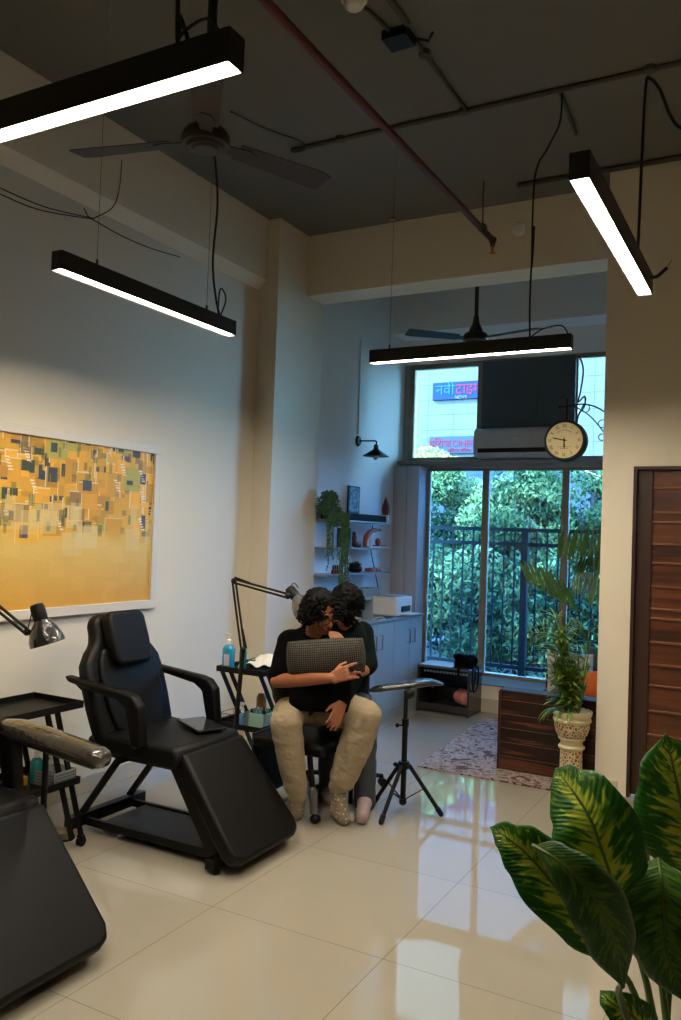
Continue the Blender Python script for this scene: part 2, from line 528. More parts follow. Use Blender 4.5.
def organic(name, mb, m, parent, voxel=0.008, smooth=4, disp=None, sub=None):
    "union of closed shapes grown into one continuous surface"
    o = obj(name, mb, m, parent)
    rm = o.modifiers.new('r', 'REMESH'); rm.mode = 'VOXEL'; rm.voxel_size = voxel
    sm = o.modifiers.new('s', 'SMOOTH'); sm.iterations = smooth; sm.factor = 0.5
    bpy.context.view_layer.update()
    dg = bpy.context.evaluated_depsgraph_get()
    me = bpy.data.meshes.new_from_object(o.evaluated_get(dg))
    o.modifiers.clear()
    old = o.data; o.data = me; bpy.data.meshes.remove(old)
    if disp:
        w = Vector(o['_w'])
        nn = [v.normal.copy() for v in me.vertices]
        for v, n in zip(me.vertices, nn):
            v.co += n * disp(v.co + w)
    me.materials.clear(); me.materials.append(m)
    for p in me.polygons: p.use_smooth = True
    return o
from mathutils import noise as NZ

# ================================================================== THE ROOM
CZ = 4.02
WL = -3.67                      # main left wall
AL = -3.55                      # alcove left wall
WY = 7.85                       # window plane
m = MB(); m.box((-3.9, -2.6, -0.12), (2.4, 7.95, 0)); struct('floor', m, FLOORM)
m = MB(); m.box((-3.9, -2.6, CZ), (2.4, 8.05, CZ + 0.15)); struct('ceiling', m, CEIL)
m = MB(); m.box((-3.9, -2.6, 0), (WL, 5.28, CZ)); struct('wall_left', m, WALL)
m = MB(); m.prism([(WL, -2.6, 3.475), (-3.60, -2.6, 3.545), (-3.60, -2.6, CZ), (WL, -2.6, CZ)], (0, 7.88, 0)); struct('trim_1', m, WALL)
m = MB(); m.box((-3.9, 5.28, 0), (-3.495, 5.98, CZ)); struct('trim_2', m, WALL)          # column
m = MB(); m.box((-3.495, 5.71, 3.527), (-1.07, 5.98, CZ)); struct('trim_3', m, WALL)       # beam over the opening
m = MB()
m.box((-1.07, 5.49, 0), (-0.878, 5.98, CZ)); m.box((-0.878, 5.49, 2.09), (0.12, 5.98, CZ)); m.box((0.12, 5.49, 0), (2.4, 5.98, CZ))
struct('wall_right', m, WALL)
m = MB(); m.box((2.2, -2.6, 0), (2.4, 5.49, CZ)); struct('wall_side', m, WALL)
m = MB(); m.box((-3.67, -2.6, 0), (2.2, -2.4, CZ)); struct('wall_back', m, WALL)
m = MB(); m.box((-3.9, 5.98, 0), (AL, 8.05, CZ)); struct('wall_alcove_left', m, WALLC)
m = MB(); m.box((-0.60, 5.98, 0), (-0.4, 8.05, CZ)); struct('wall_alcove_right', m, WALLC)
m = MB(); m.box((AL, WY - 0.05, 3.37), (-0.6, 8.05, CZ)); struct('wall_window_top', m, WALLC)
m = MB(); m.box((AL, 7.47, 3.62), (-0.6, WY - 0.05, CZ)); struct('trim_4', m, WALLC)
m = MB(); m.box((AL, 7.39, 0), (-0.6, 8.05, 0.245)); struct('wall_window_low', m, WALL)
m = MB(); m.box((AL, 7.375, 0), (-0.6, 7.39, 0.12)); struct('baseboard_window', m, BASEB)
m = MB(); m.box((AL, 7.62, 0.245), (-3.27, 7.87, 2.30)); m.box((-3.50, 7.60, 0.245), (-3.40, 7.62, 2.30)); struct('trim_5', m, GREYP)
m = MB(); m.box((WL, -2.4, 0), (WL + 0.014, 5.28, 0.10)); struct('baseboard_left', m, BASEB, bevel=0.003)
m = MB(); m.box((-3.495, 5.98, 0), (-3.48, 5.30, 0.10)); struct('baseboard_column', m, BASEB)
m = MB(); m.box((-1.07, 5.476, 0), (-0.93, 5.49, 0.09)); m.box((0.16, 5.476, 0), (2.2, 5.49, 0.09)); struct('baseboard_right', m, BASEB)

# door in the right hand wall
m = MB()
for a, b in (((-0.878, 5.495, 0), (-0.858, 5.6, 2.09)), ((0.10, 5.495, 0), (0.12, 5.6, 2.09)), ((-0.858, 5.495, 2.07), (0.10, 5.6, 2.09))): m.box(a, b)
dr = struct('door_1', m, DOORD)
m = MB(); m.box((-0.858, 5.53, 0.012), (-0.765, 5.575, 2.07)); m.box((-0.03, 5.53, 0.012), (0.10, 5.575, 2.07)); struct('stile', m, DOORD, dr, bevel=0.004)
m = MB(); m.box((-0.765, 5.545, 0.012), (-0.03, 5.575, 2.07)); struct('door_panel', m, DOORW, dr)
m = MB()
zs = [1.955, 1.80, 1.74, 1.60, 1.48, 1.33, 1.19, 1.13, 0.98, 0.84, 0.71, 0.55, 0.40, 0.26]
for i, z in enumerate(zs): m.box((-0.765, 5.531, z - 0.007), (-0.03, 5.547, z + 0.007))
struct('moulding', m, DOORL, dr, bevel=0.003)
m = MB(); m.cyl((0.03, 5.53, 1.0), (0.03, 5.47, 1.0), 0.012); m.cyl((0.03, 5.475, 1.0), (-0.08, 5.475, 1.0), 0.01); struct('door_handle', m, CHROME, dr)

# windows
def frame_bars(x0, x1, z0, z1, y, w, d=0.05):
    m = MB()
    m.box((x0, y, z0), (x1, y + d, z0 + w)); m.box((x0, y, z1 - w), (x1, y + d, z1))
    m.box((x0, y, z0 + w), (x0 + w, y + d, z1 - w)); m.box((x1 - w, y, z0 + w), (x1, y + d, z1 - w))
    return m
def window(name, x0, x1, z0, z1, w, glass):
    f = struct(name, frame_bars(x0, x1, z0, z1, WY - 0.02, w), ALU)
    m = MB(); m.box((x0 + w, WY, z0 + w), (x1 - w, WY + 0.006, z1 - w)); struct('glass', m, glass, f)
    return f
window('window_1', -3.49, -2.71, 2.36, 3.37, 0.048, GLU)
window('window_2', -2.71, -1.81, 2.36, 3.37, 0.040, GLU)
window('window_3', -1.81, -0.60, 2.36, 3.37, 0.040, GLU)
window('window_4', -3.27, -2.645, 0.247, 2.30, 0.032, GLL)
window('window_5', -2.645, -1.86, 0.247, 2.30, 0.032, GLL)
window('window_6', -1.86, -0.60, 0.247, 2.30, 0.032, GLL)
m = MB(); m.box((AL, WY - 0.10, 2.295), (-0.6, WY + 0.08, 2.345)); m.box((AL, WY - 0.16, 2.335), (-0.6, WY + 0.08, 2.362)); struct('trim_6', m, ALUW, bevel=0.004)
m = MB(); m.box((AL, WY - 0.03, 2.362), (-3.49, 8.02, 3.37)); struct('trim_8', m, ALUW)
m = MB(); m.box((AL, 7.40, 0.245), (-3.27, 7.62, 0.25)); m.box((-3.27, 7.38, 0.243), (-0.6, WY - 0.02, 0.252)); struct('trim_7', m, mat('brown sill', (112, 98, 80), 0.5))

# ================================================================== OUTSIDE
m = MB(); m.box((-40, 8.05, -0.5), (40, 45, -0.32)); struct('trim_ground', m, mat('ground paving', (60, 60, 56), 0.9, noise=0.1))
m = MB(); m.box((-6, 8.06, -0.32), (3, 9.0, 0.10)); struct('trim_ledge', m, mat('pale outside ledge', (100, 100, 96), 0.8))
# fence
fe = thing('metal_fence', 'blue metal railing with vertical bars standing outside the tall window', 'fence', (-2.2, 8.7, 0.1))
m = MB()
for z in (1.70, 1.545): m.box((-5.5, 8.68, z - 0.02), (1.5, 8.72, z + 0.02))
for z in (0.25, 0.22): pass
m.box((-5.5, 8.68, 0.21), (1.5, 8.72, 0.25))
obj('rail', m, FENCE, fe)
for k, x in enumerate([-4.0, -2.478, -0.95, 0.6]):
    m = MB(); m.box((x - 0.035, 8.66, 0.10), (x + 0.035, 8.74, 1.72)); obj('post', m, FENCE, fe)
for k in range(56):
    x = -5.4 + k * 0.117
    m = MB(); m.box((x - 0.008, 8.692, 0.23), (x + 0.008, 8.708, 1.70)); obj('baluster', m, FENCE, fe)

# building across the way
bl = thing('building', 'pale tiled building facade seen through the upper window panes', 'building', (-6, 22.5, -0.4))
m = MB(); m.box((-16, 22, -0.4), (6.0, 27, 12.5)); 
off_ = obj('facade', m, FACADE, bl)
m = MB(); m.box((-16.1, 21.9, 12.5), (6.1, 27.1, 12.8)); obj('parapet', m, ALUW, bl)
def text(name, s, size, loc, m, parent, extrude=0.01, rot=(math.pi / 2, 0, 0), sx=1.0, align='CENTER'):
    c = bpy.data.curves.new(name, 'FONT'); c.body = s; c.size = size; c.extrude = extrude
    c.align_x = align; c.align_y = 'CENTER'
    o = bpy.data.objects.new(name, c); COL.objects.link(o)
    bpy.context.view_layer.update()
    dg = bpy.context.evaluated_depsgraph_get()
    me = bpy.data.meshes.new_from_object(o.evaluated_get(dg))
    bpy.data.objects.remove(o)
    R_ = Matrix.Translation(Vector(loc)) @ Matrix(((1,0,0,0),(0,1,0,0),(0,0,1,0),(0,0,0,1)))
    from mathutils import Euler
    T = Matrix.Translation(Vector(loc) - Vector(parent['_w'])) @ Euler(rot).to_matrix().to_4x4() @ Matrix.Diagonal((sx, 1, 1, 1))
    me.transform(T)
    o = bpy.data.objects.new(name, me); COL.objects.link(o); o.parent = parent; o['_w'] = parent['_w']
    me.materials.clear(); me.materials.append(m)
    return o
SB = mat('blue sign board', (15, 34, 66), 0.5, spec=0.05); SBG = mat('grey blue sign board', (38, 50, 66), 0.5, spec=0.05)
SPK = mat('pink red lettering', (100, 26, 42), 0.5, spec=0.05); SLB = mat('light blue lettering', (28, 64, 104), 0.5, spec=0.05); SWH = mat('white lettering', (84, 86, 88), 0.5, spec=0.05)
sg = thing('shop_sign', 'blue sign board with large Hindi lettering, upper one on the pale facade', 'sign', (-8.2, 21.9, 5.5))
m = MB(); m.box((-9.06, 21.9, 5.50), (-6.75, 22, 6.0)); obj('board', m, SB, sg, bevel=0.01)
text('lettering', 'नवी', 0.42, (-8.68, 21.89, 5.77), SLB, sg, 0.006)
text('lettering', 'टाइम', 0.42, (-7.98, 21.89, 5.77), SPK, sg, 0.006)
text('small_lettering', 'NEWS', 0.13, (-8.2, 21.89, 5.55), SWH, sg, 0.006)
sg2 = thing('shop_sign', 'grey-blue sign board with pink cinema lettering, lower one on the pale facade', 'sign', (-8.3, 21.9, 4.0))
m = MB(); m.box((-9.12, 21.9, 3.96), (-6.9, 22, 4.45)); obj('board', m, SBG, sg2, bevel=0.01)
text('lettering', 'मिराज', 0.30, (-8.80, 21.89, 4.24), SPK, sg2, 0.006)
text('lettering', 'CINEMA', 0.24, (-7.98, 21.89, 4.24), SPK, sg2, 0.006)
text('small_lettering', 'मिराज सिनेमा', 0.14, (-8.2, 21.89, 4.04), SPK, sg2, 0.006)

def leaf_cloud(m, blobs, n, s, rng, flat=0.0):
    for _ in range(n):
        c, r = rng.choice(blobs)
        d = Vector((rng.gauss(0, 1), rng.gauss(0, 1), rng.gauss(0, 1))).normalized() * (rng.random() ** 0.35)
        p = Vector(c) + Vector((d.x * r[0], d.y * r[1], d.z * r[2]))
        a = Vector((rng.gauss(0, 1), rng.gauss(0, 1), rng.gauss(0, 0.7))).normalized()
        b = a.orthogonal().normalized()
        q = rng.random() * 6.28; e = a.cross(b)
        u = b * math.cos(q) + e * math.sin(q); w = a.cross(u)
        L_ = s * rng.uniform(0.7, 1.3)
        m.add([p - u * L_, p - w * L_ * 0.38, p + u * L_, p + w * L_ * 0.38], [(0, 1, 2, 3)])
rng = random.Random(3)
def tree(label, x, y, z0, h, rx, group, leafm, n=20000, s=0.048):
    t = thing('tree', label, 'tree', (x, y, -0.32), group)
    m = MB(); m.tube([(x, y, -0.32), (x + 0.1, y, z0), (x - 0.05, y, h * 0.8)], [0.14, 0.11, 0.05], 10)
    for k in range(5):
        a = rng.random() * 6.28
        m.tube([(x, y, z0 + (h - z0) * 0.15 * k), (x + math.cos(a) * rx * 0.7, y + math.sin(a) * rx * 0.5, z0 + (h - z0) * (0.3 + 0.13 * k))], [0.05, 0.015], 6)
    obj('trunk', m, TRUNK, t)
    bl_ = []
    for k in range(22):
        a = rng.random() * 6.28; rr = rng.random() ** 0.5 * rx * 0.8
        zz = z0 + (h - z0) * rng.random() * 0.9
        q = rng.uniform(0.45, 0.9) * rx * 0.55
        bl_.append(((x + math.cos(a) * rr, y + math.sin(a) * rr * 0.7, zz), (q, q * 0.8, q * 0.7)))
    m = MB(); leaf_cloud(m, bl_, n, s, rng); obj('foliage', m, leafm, t)
TL = [('leafy tree on the far left beyond the blue railing, topped with pale yellow-green leaves', -6.3, 13.2, 0.1, 3.1, 1.5),
      ('tree behind the left window mullion with sunlit yellow-green crown', -4.9, 13.8, 0.1, 2.9, 1.3),
      ('darker green tree in the middle pane beyond the railing', -3.7, 12.6, 0.0, 2.75, 1.2),
      ('dense tree beyond the railing at the right window pane', -2.6, 13.0, 0.0, 2.95, 1.35),
      ('rightmost tree beyond the railing, partly hidden by the palm fronds', -1.1, 13.4, 0.0, 3.1, 1.5),
      ('tree beyond the railing hidden mostly behind the pillar', 0.7, 13.6, 0.0, 3.0, 1.4)]
for i, (lb, x, y, z0, h, rx) in enumerate(TL):
    tree(lb, x, y, z0, h, rx, 'trees beyond the railing', LEAFO)
hd = MB(); bl_ = [((x * 0.62 - 3.2, 10.6 + rng.random() * 0.8, -0.2 + rng.random() * 1.5), (0.45, 0.42, 0.38)) for x in range(-9, 9) for _ in range(8)]
leaf_cloud(hd, bl_, 34000, 0.055, rng)
o = obj('hedge', hd, LEAFH); tag(o, 'dense green hedge growing low behind the blue railing', 'hedge')

# ================================================================== CEILING FITTINGS AND LAMPS
DIFF = mat('lit diffuser', (255, 255, 255), 0.5, emit=LAMP_COL, estr=LAMP_W)
def linear_light(label, c, along, cords, wi=0.22, wk=(-1, 1)):
    "c = centre of the underside"
    c = Vector(c); ax = Vector((1, 0, 0)) if along == 'x' else Vector((0, 1, 0))
    t = thing('linear_pendant_light', label, 'light', c, 'black linear pendant lights')
    w, h, l = 0.058, 0.078, 1.2
    sx, sy = (l / 2, w / 2) if along == 'x' else (w / 2, l / 2)
    e = 0.004
    m = MB(); m.box((c.x - sx, c.y - sy, c.z + 0.012), (c.x + sx, c.y + sy, c.z + h)); m.box((c.x - sx, c.y - sy, c.z), (c.x + sx, c.y - sy + e, c.z + 0.012)); m.box((c.x - sx, c.y + sy - e, c.z), (c.x + sx, c.y + sy, c.z + 0.012)); m.box((c.x - sx, c.y - sy, c.z), (c.x - sx + e, c.y + sy, c.z + 0.012)); m.box((c.x + sx - e, c.y - sy, c.z), (c.x + sx, c.y + sy, c.z + 0.012)); obj('housing', m, HOUS, t)
    m = MB(); m.box((c.x - sx + e, c.y - sy + e, c.z + 0.007), (c.x + sx - e, c.y + sy - e, c.z + 0.0115)); obj('diffuser', m, DIFF, t)
    for k in wk:
        p = c + ax * (l / 2 - wi) * k + Vector((0, 0, h))
        m = MB(); m.cyl(p, p + Vector((0, 0, 0.03)), 0.006, n=8); m.cyl(p, (p.x, p.y, CZ), 0.0013, n=5); obj('suspension_wire', m, CABLEG, t)
    for pts, r, mm in cords:
        m = MB(); m.tube(smooth_pts(pts), r, 6); obj('cord', m, mm, t)
    return t
def smooth_pts(pts, k=6):
    pts = [Vector(p) for p in pts]
    if len(pts) < 3: return pts
    out = []
    for i in range(len(pts) - 1):
        p0 = pts[max(i - 1, 0)]; p1 = pts[i]; p2 = pts[i + 1]; p3 = pts[min(i + 2, len(pts) - 1)]
        for j in range(k):
            t = j / k
            out.append(0.5 * ((2 * p1) + (-p0 + p2) * t + (2 * p0 - 5 * p1 + 4 * p2 - p3) * t * t + (-p0 + 3 * p1 - 3 * p2 + p3) * t ** 3))
    out.append(pts[-1]); return out
LZ = 2.63
linear_light('large black bar light at the top left, nearest of the pendant lights', (-1.70, 1.46, LZ), 'x',
             [([(-1.235, 1.46, LZ + 0.078), (-1.245, 1.46, LZ + 0.11), (-1.265, 1.46, LZ + 0.16), (-1.276, 1.46, LZ + 0.20), (-1.30, 1.46, CZ)], 0.006, CABLE),
              ([(-1.165, 1.46, LZ + 0.078), (-1.17, 1.46, LZ + 0.14), (-1.172, 1.46, CZ)], 0.010, CABLE),
              ([(-1.14, 1.46, LZ + 0.078), (-1.18, 1.45, LZ + 0.125), (-1.25, 1.45, LZ + 0.11), (-1.28, 1.46, LZ + 0.078)], 0.004, CABLE)], 0.22, ())
linear_light('black bar light hanging over the reclining chair beside the left wall', (-2.632, 2.945, LZ), 'y',
             [([(-2.632, 3.44, LZ + 0.078), (-2.632, 3.40, LZ + 0.16), (-2.632, 3.36, LZ + 0.35), (-2.632, 3.38, 3.3), (-2.632, 3.33, 3.6), (-2.632, 3.30, CZ)], 0.006, CABLE),
              ([(-2.632, 3.44, LZ + 0.078), (-2.622, 3.47, LZ + 0.18), (-2.622, 3.42, LZ + 0.22), (-2.632, 3.42, LZ + 0.10), (-2.632, 3.45, LZ + 0.078)], 0.004, CABLE)])
linear_light('black bar light hanging in front of the alcove beam and window', (-1.64, 4.43, LZ), 'x',
             [([(-1.27, 4.43, LZ + 0.078), (-1.275, 4.43, LZ + 0.35), (-1.265, 4.44, LZ + 0.7), (-1.27, 4.43, 3.1), (-1.27, 4.44, 3.60), (-1.20, 4.43, 3.75), (-1.13, 4.40, 3.86), (-1.11, 4.36, CZ - 0.02)], 0.006, CABLE),
              ([(-1.27, 4.43, LZ + 0.078), (-1.2, 4.43, LZ + 0.12), (-1.10, 4.43, LZ + 0.13), (-1.06, 4.43, LZ + 0.078)], 0.004, CABLE)], 0.12, (-1,))
linear_light('black bar light at the upper right pointing away towards the white wall', (-0.53, 2.89, 2.607), 'y',
             [([(-0.53, 3.28, LZ + 0.05), (-0.52, 3.24, LZ + 0.2), (-0.51, 3.2, 3.05), (-0.502, 3.2, 3.32), (-0.487, 3.2, 3.342), (-0.451, 3.2, 3.291), (-0.414, 3.2, 3.189), (-0.375, 3.2, 3.132), (-0.32, 3.22, 3.15)], 0.006, CABLE),
              ([(-0.50, 3.36, LZ + 0.01), (-0.47, 3.37, LZ + 0.012), (-0.435, 3.38, LZ + 0.045)], 0.007, CABLE),
              ([(-0.435, 3.38, LZ + 0.045), (-0.425, 3.385, LZ + 0.065), (-0.42, 3.385, LZ + 0.075)], 0.0025, YEL)], 0.22, ())

def fan(label, c, angs, z, rod_r, mm, R_=0.60, pit=10):
    t = thing('ceiling_fan', label, 'fan', (c[0], c[1], z))
    x, y = c
    m = MB(); m.cyl((x, y, z + 0.05), (x, y, CZ - 0.05), rod_r, n=12); obj('down_rod', m, mm, t)
    m = MB(); m.lathe((x, y, CZ - 0.11), [(0.02, 0), (0.05, 0.02), (0.065, 0.07), (0.065, 0.11)]); obj('ceiling_canopy', m, mm, t)
    m = MB(); m.lathe((x, y, z), [(0.02, 0.19), (0.028, 0.13), (0.05, 0.085), (0.06, 0.05)], 20); obj('rod_cover', m, mm, t)
    m = MB(); m.lathe((x, y, z), [(0.0, -0.028), (0.05, -0.028), (0.056, -0.018), (0.072, -0.022), (0.078, -0.008), (0.095, -0.008), (0.10, 0.008), (0.098, 0.03), (0.085, 0.05), (0.05, 0.065), (0, 0.07)], 32); obj('motor', m, mm, t)
    for a in angs:
        a = math.radians(a); d = Vector((math.cos(a), math.sin(a), 0)); s = Vector((-d.y, d.x, 0))
        tl = s * math.cos(math.radians(pit)) + Vector((0, 0, math.sin(math.radians(pit))))
        o_ = Vector((x, y, z + 0.01)); up = d.cross(tl)
        prof = [(0.145, -0.050), (0.145, 0.050), (R_ - 0.01, 0.066), (R_, 0.058), (R_, -0.052), (R_ - 0.05, -0.066)]
        m = MB(); m.prism([o_ + d * r + tl * w for r, w in prof], up * 0.004); b = obj('blade', m, mm, t)
        m = MB(); m.prism([o_ + d * r + tl * w - up * 0.004 for r, w in ((0.07, -0.02), (0.07, 0.02), (0.19, 0.036), (0.23, 0.02), (0.23, -0.02), (0.19, -0.036))], up * 0.004)
        obj('blade_bracket', m, mm, b)
    return t
FANM = mat('brown fan enamel', (40, 32, 27), 0.5, noise=0.15)
FAND = mat('dark fan enamel', (26, 26, 28), 0.4)
fan('brown three-blade ceiling fan on the left under the dark ceiling', (-2.12, 2.63), (193, 66, 308), 3.17, 0.013, FANM, 0.60, -11)
fan('dark ceiling fan hanging in the alcove beyond the beam', (-2.16, 6.05), (222, 345, 102), 3.13, 0.016, FAND, 0.56)
# loose cord from the left fan to the conduit
m = MB(); m.tube(smooth_pts([(-2.05, 2.70, 3.32), (-2.15, 3.1, 3.45), (-2.35, 3.7, 3.7), (-2.62, 4.2, 3.92), (-2.78, 4.33, 3.99)]), 0.005, 6)
o = obj('fan_cord', m, CABLE); tag(o, 'thin black cord running from the brown fan up to the ceiling conduit', 'cable')

# sprinkler pipe
sp = thing('sprinkler_pipe', 'dark red sprinkler pipe running under the dark ceiling', 'pipe', (-1.86, 5.5, 3.68))
m = MB(); m.cyl((-1.85, -2.3, 3.70), (-1.87, 5.53, 3.70), 0.021); obj('pipe', m, RUST, sp)
m = MB(); m.ell((-1.87, 5.53, 3.70), 0.028); m.cyl((-1.87, 5.53, 3.70), (-1.87, 5.53, 3.655), 0.018); obj('elbow', m, RUST, sp)
m = MB(); m.cyl((-1.87, 5.53, 3.655), (-1.87, 5.53, 3.625), 0.010); m.lathe((-1.87, 5.53, 3.605), [(0.0, 0), (0.022, 0), (0.022, 0.004), (0.008, 0.006), (0.006, 0.03)], 12); obj('sprinkler_head', m, mat('orange sprinkler', (190, 84, 30), 0.4), sp)
for y in (5.28, 2.2):
    m = MB(); m.cyl((-1.86, y, 3.725), (-1.86, y, CZ), 0.005, n=8); m.lathe((-1.86, y, 3.70), [(0.027, -0.01), (0.030, -0.01), (0.030, 0.01), (0.027, 0.01)], 16, Matrix.Rotation(math.pi / 2, 3, 'X')); obj('hanger', m, COND, sp)

def conduit(label, pts, r=0.013, boxes=()):
    t = thing('conduit', label, 'conduit', pts[0])
    m = MB(); m.tube(pts, r, 8); obj('tube', m, COND, t)
    for b in boxes:
        m = MB(); m.lathe((b[0], b[1], CZ - 0.03), [(0.022, 0), (0.03, 0.004), (0.03, 0.03)], 14); obj('junction_cap', m, COND, t)
conduit('long grey conduit crossing the whole ceiling from left to right', [(-2.80, 4.33, CZ - 0.016), (2.15, 4.33, CZ - 0.016)], 0.014, [(-2.45, 4.33), (-1.66, 4.33), (-0.66, 4.33), (0.5, 4.33)])
conduit('short ceiling conduit running from the dark box back to the long conduit', [(-1.64, 3.60, CZ - 0.014), (-1.64, 4.31, CZ - 0.014)], 0.012, [(-1.64, 3.72)])
conduit('ceiling conduit leading from the dark box towards the camera', [(-1.62, -2.3, CZ - 0.014), (-1.62, 3.46, CZ - 0.014)], 0.014)
conduit('thin ceiling conduit between smoke detector and dark box', [(-1.745, 3.28, CZ - 0.012), (-1.72, 3.47, CZ - 0.012)], 0.009)
conduit('dark conduit along the top of the white wall beside the beam', [(-1.66, 5.40, CZ - 0.02), (2.15, 5.40, CZ - 0.02)], 0.016)
conduit('short grey ceiling conduit above the hanging light cord', [(-1.12, 4.35, CZ - 0.014), (-1.15, 4.85, CZ - 0.014)], 0.011)
m = MB(); m.box((-1.76, 3.47, CZ - 0.05), (-1.63, 3.59, CZ - 0.002)); m.tube([(-1.63, 3.55, CZ - 0.03), (-1.56, 3.58, CZ - 0.045), (-1.53, 3.56, CZ - 0.02)], 0.008, 6)
o = obj('junction_box', m, BLACKP, bevel=0.008); tag(o, 'open black junction box on the dark ceiling', 'junction box')
sm_ = thing('smoke_detector', 'round white smoke detector on the ceiling at the top edge', 'smoke detector', (-1.765, 3.20, CZ))
m = MB(); m.lathe((-1.765, 3.20, CZ - 0.02), [(0.05, 0), (0.06, 0.005), (0.06, 0.02)], 28); obj('base', m, WHITEP, sm_)
m = MB(); m.lathe((-1.765, 3.20, CZ - 0.055), [(0.0, 0), (0.03, 0.0), (0.042, 0.01), (0.046, 0.022), (0.05, 0.036)], 28); obj('cover', m, WHITEP, sm_)
m = MB(); m.lathe((-2.70, 5.62, CZ - 0.02), [(0.012, 0), (0.02, 0.006), (0.02, 0.02)], 14); o = obj('ceiling_hook', m, CHROME); tag(o, 'tiny metal ceiling plug close to the beam', 'hook')
dm = thing('alarm_sounder', 'round beige blank plate on the face of the beam', 'plate', (-1.737, 5.71, 3.82))
Rx = Matrix.Rotation(math.pi / 2, 3, 'X')
m = MB(); m.lathe((-1.737, 5.7095, 3.82), [(0.0, 0.014), (0.042, 0.014), (0.050, 0.008), (0.052, 0.0)], 28, Rx); obj('plate', m, WALLC, dm)
m = MB(); m.lathe((-1.737, 5.695, 3.82), [(0.0, 0.006), (0.014, 0.005), (0.016, 0.0)], 16, Rx); obj('centre_boss', m, WALLC, dm)

# loose wires along the left ledge
t = thing('wall_cable', 'thin black wires drooping along the ledge of the left wall', 'cable', tuple(at_x(95, 218, -3.585)))
for pts in ([(0, 188), (45, 207), (92, 218)], [(0, 194), (40, 210), (92, 219)], [(92, 219), (112, 208), (119, 190), (122, 160)], [(92, 219), (120, 235), (150, 248), (180, 257)], [(84, 208), (88, 216), (95, 221)]):
    m = MB(); m.tube(smooth_pts([at_x(a, b, -3.585) for a, b in pts]), 0.0035, 6); obj('wire', m, CABLE, t)
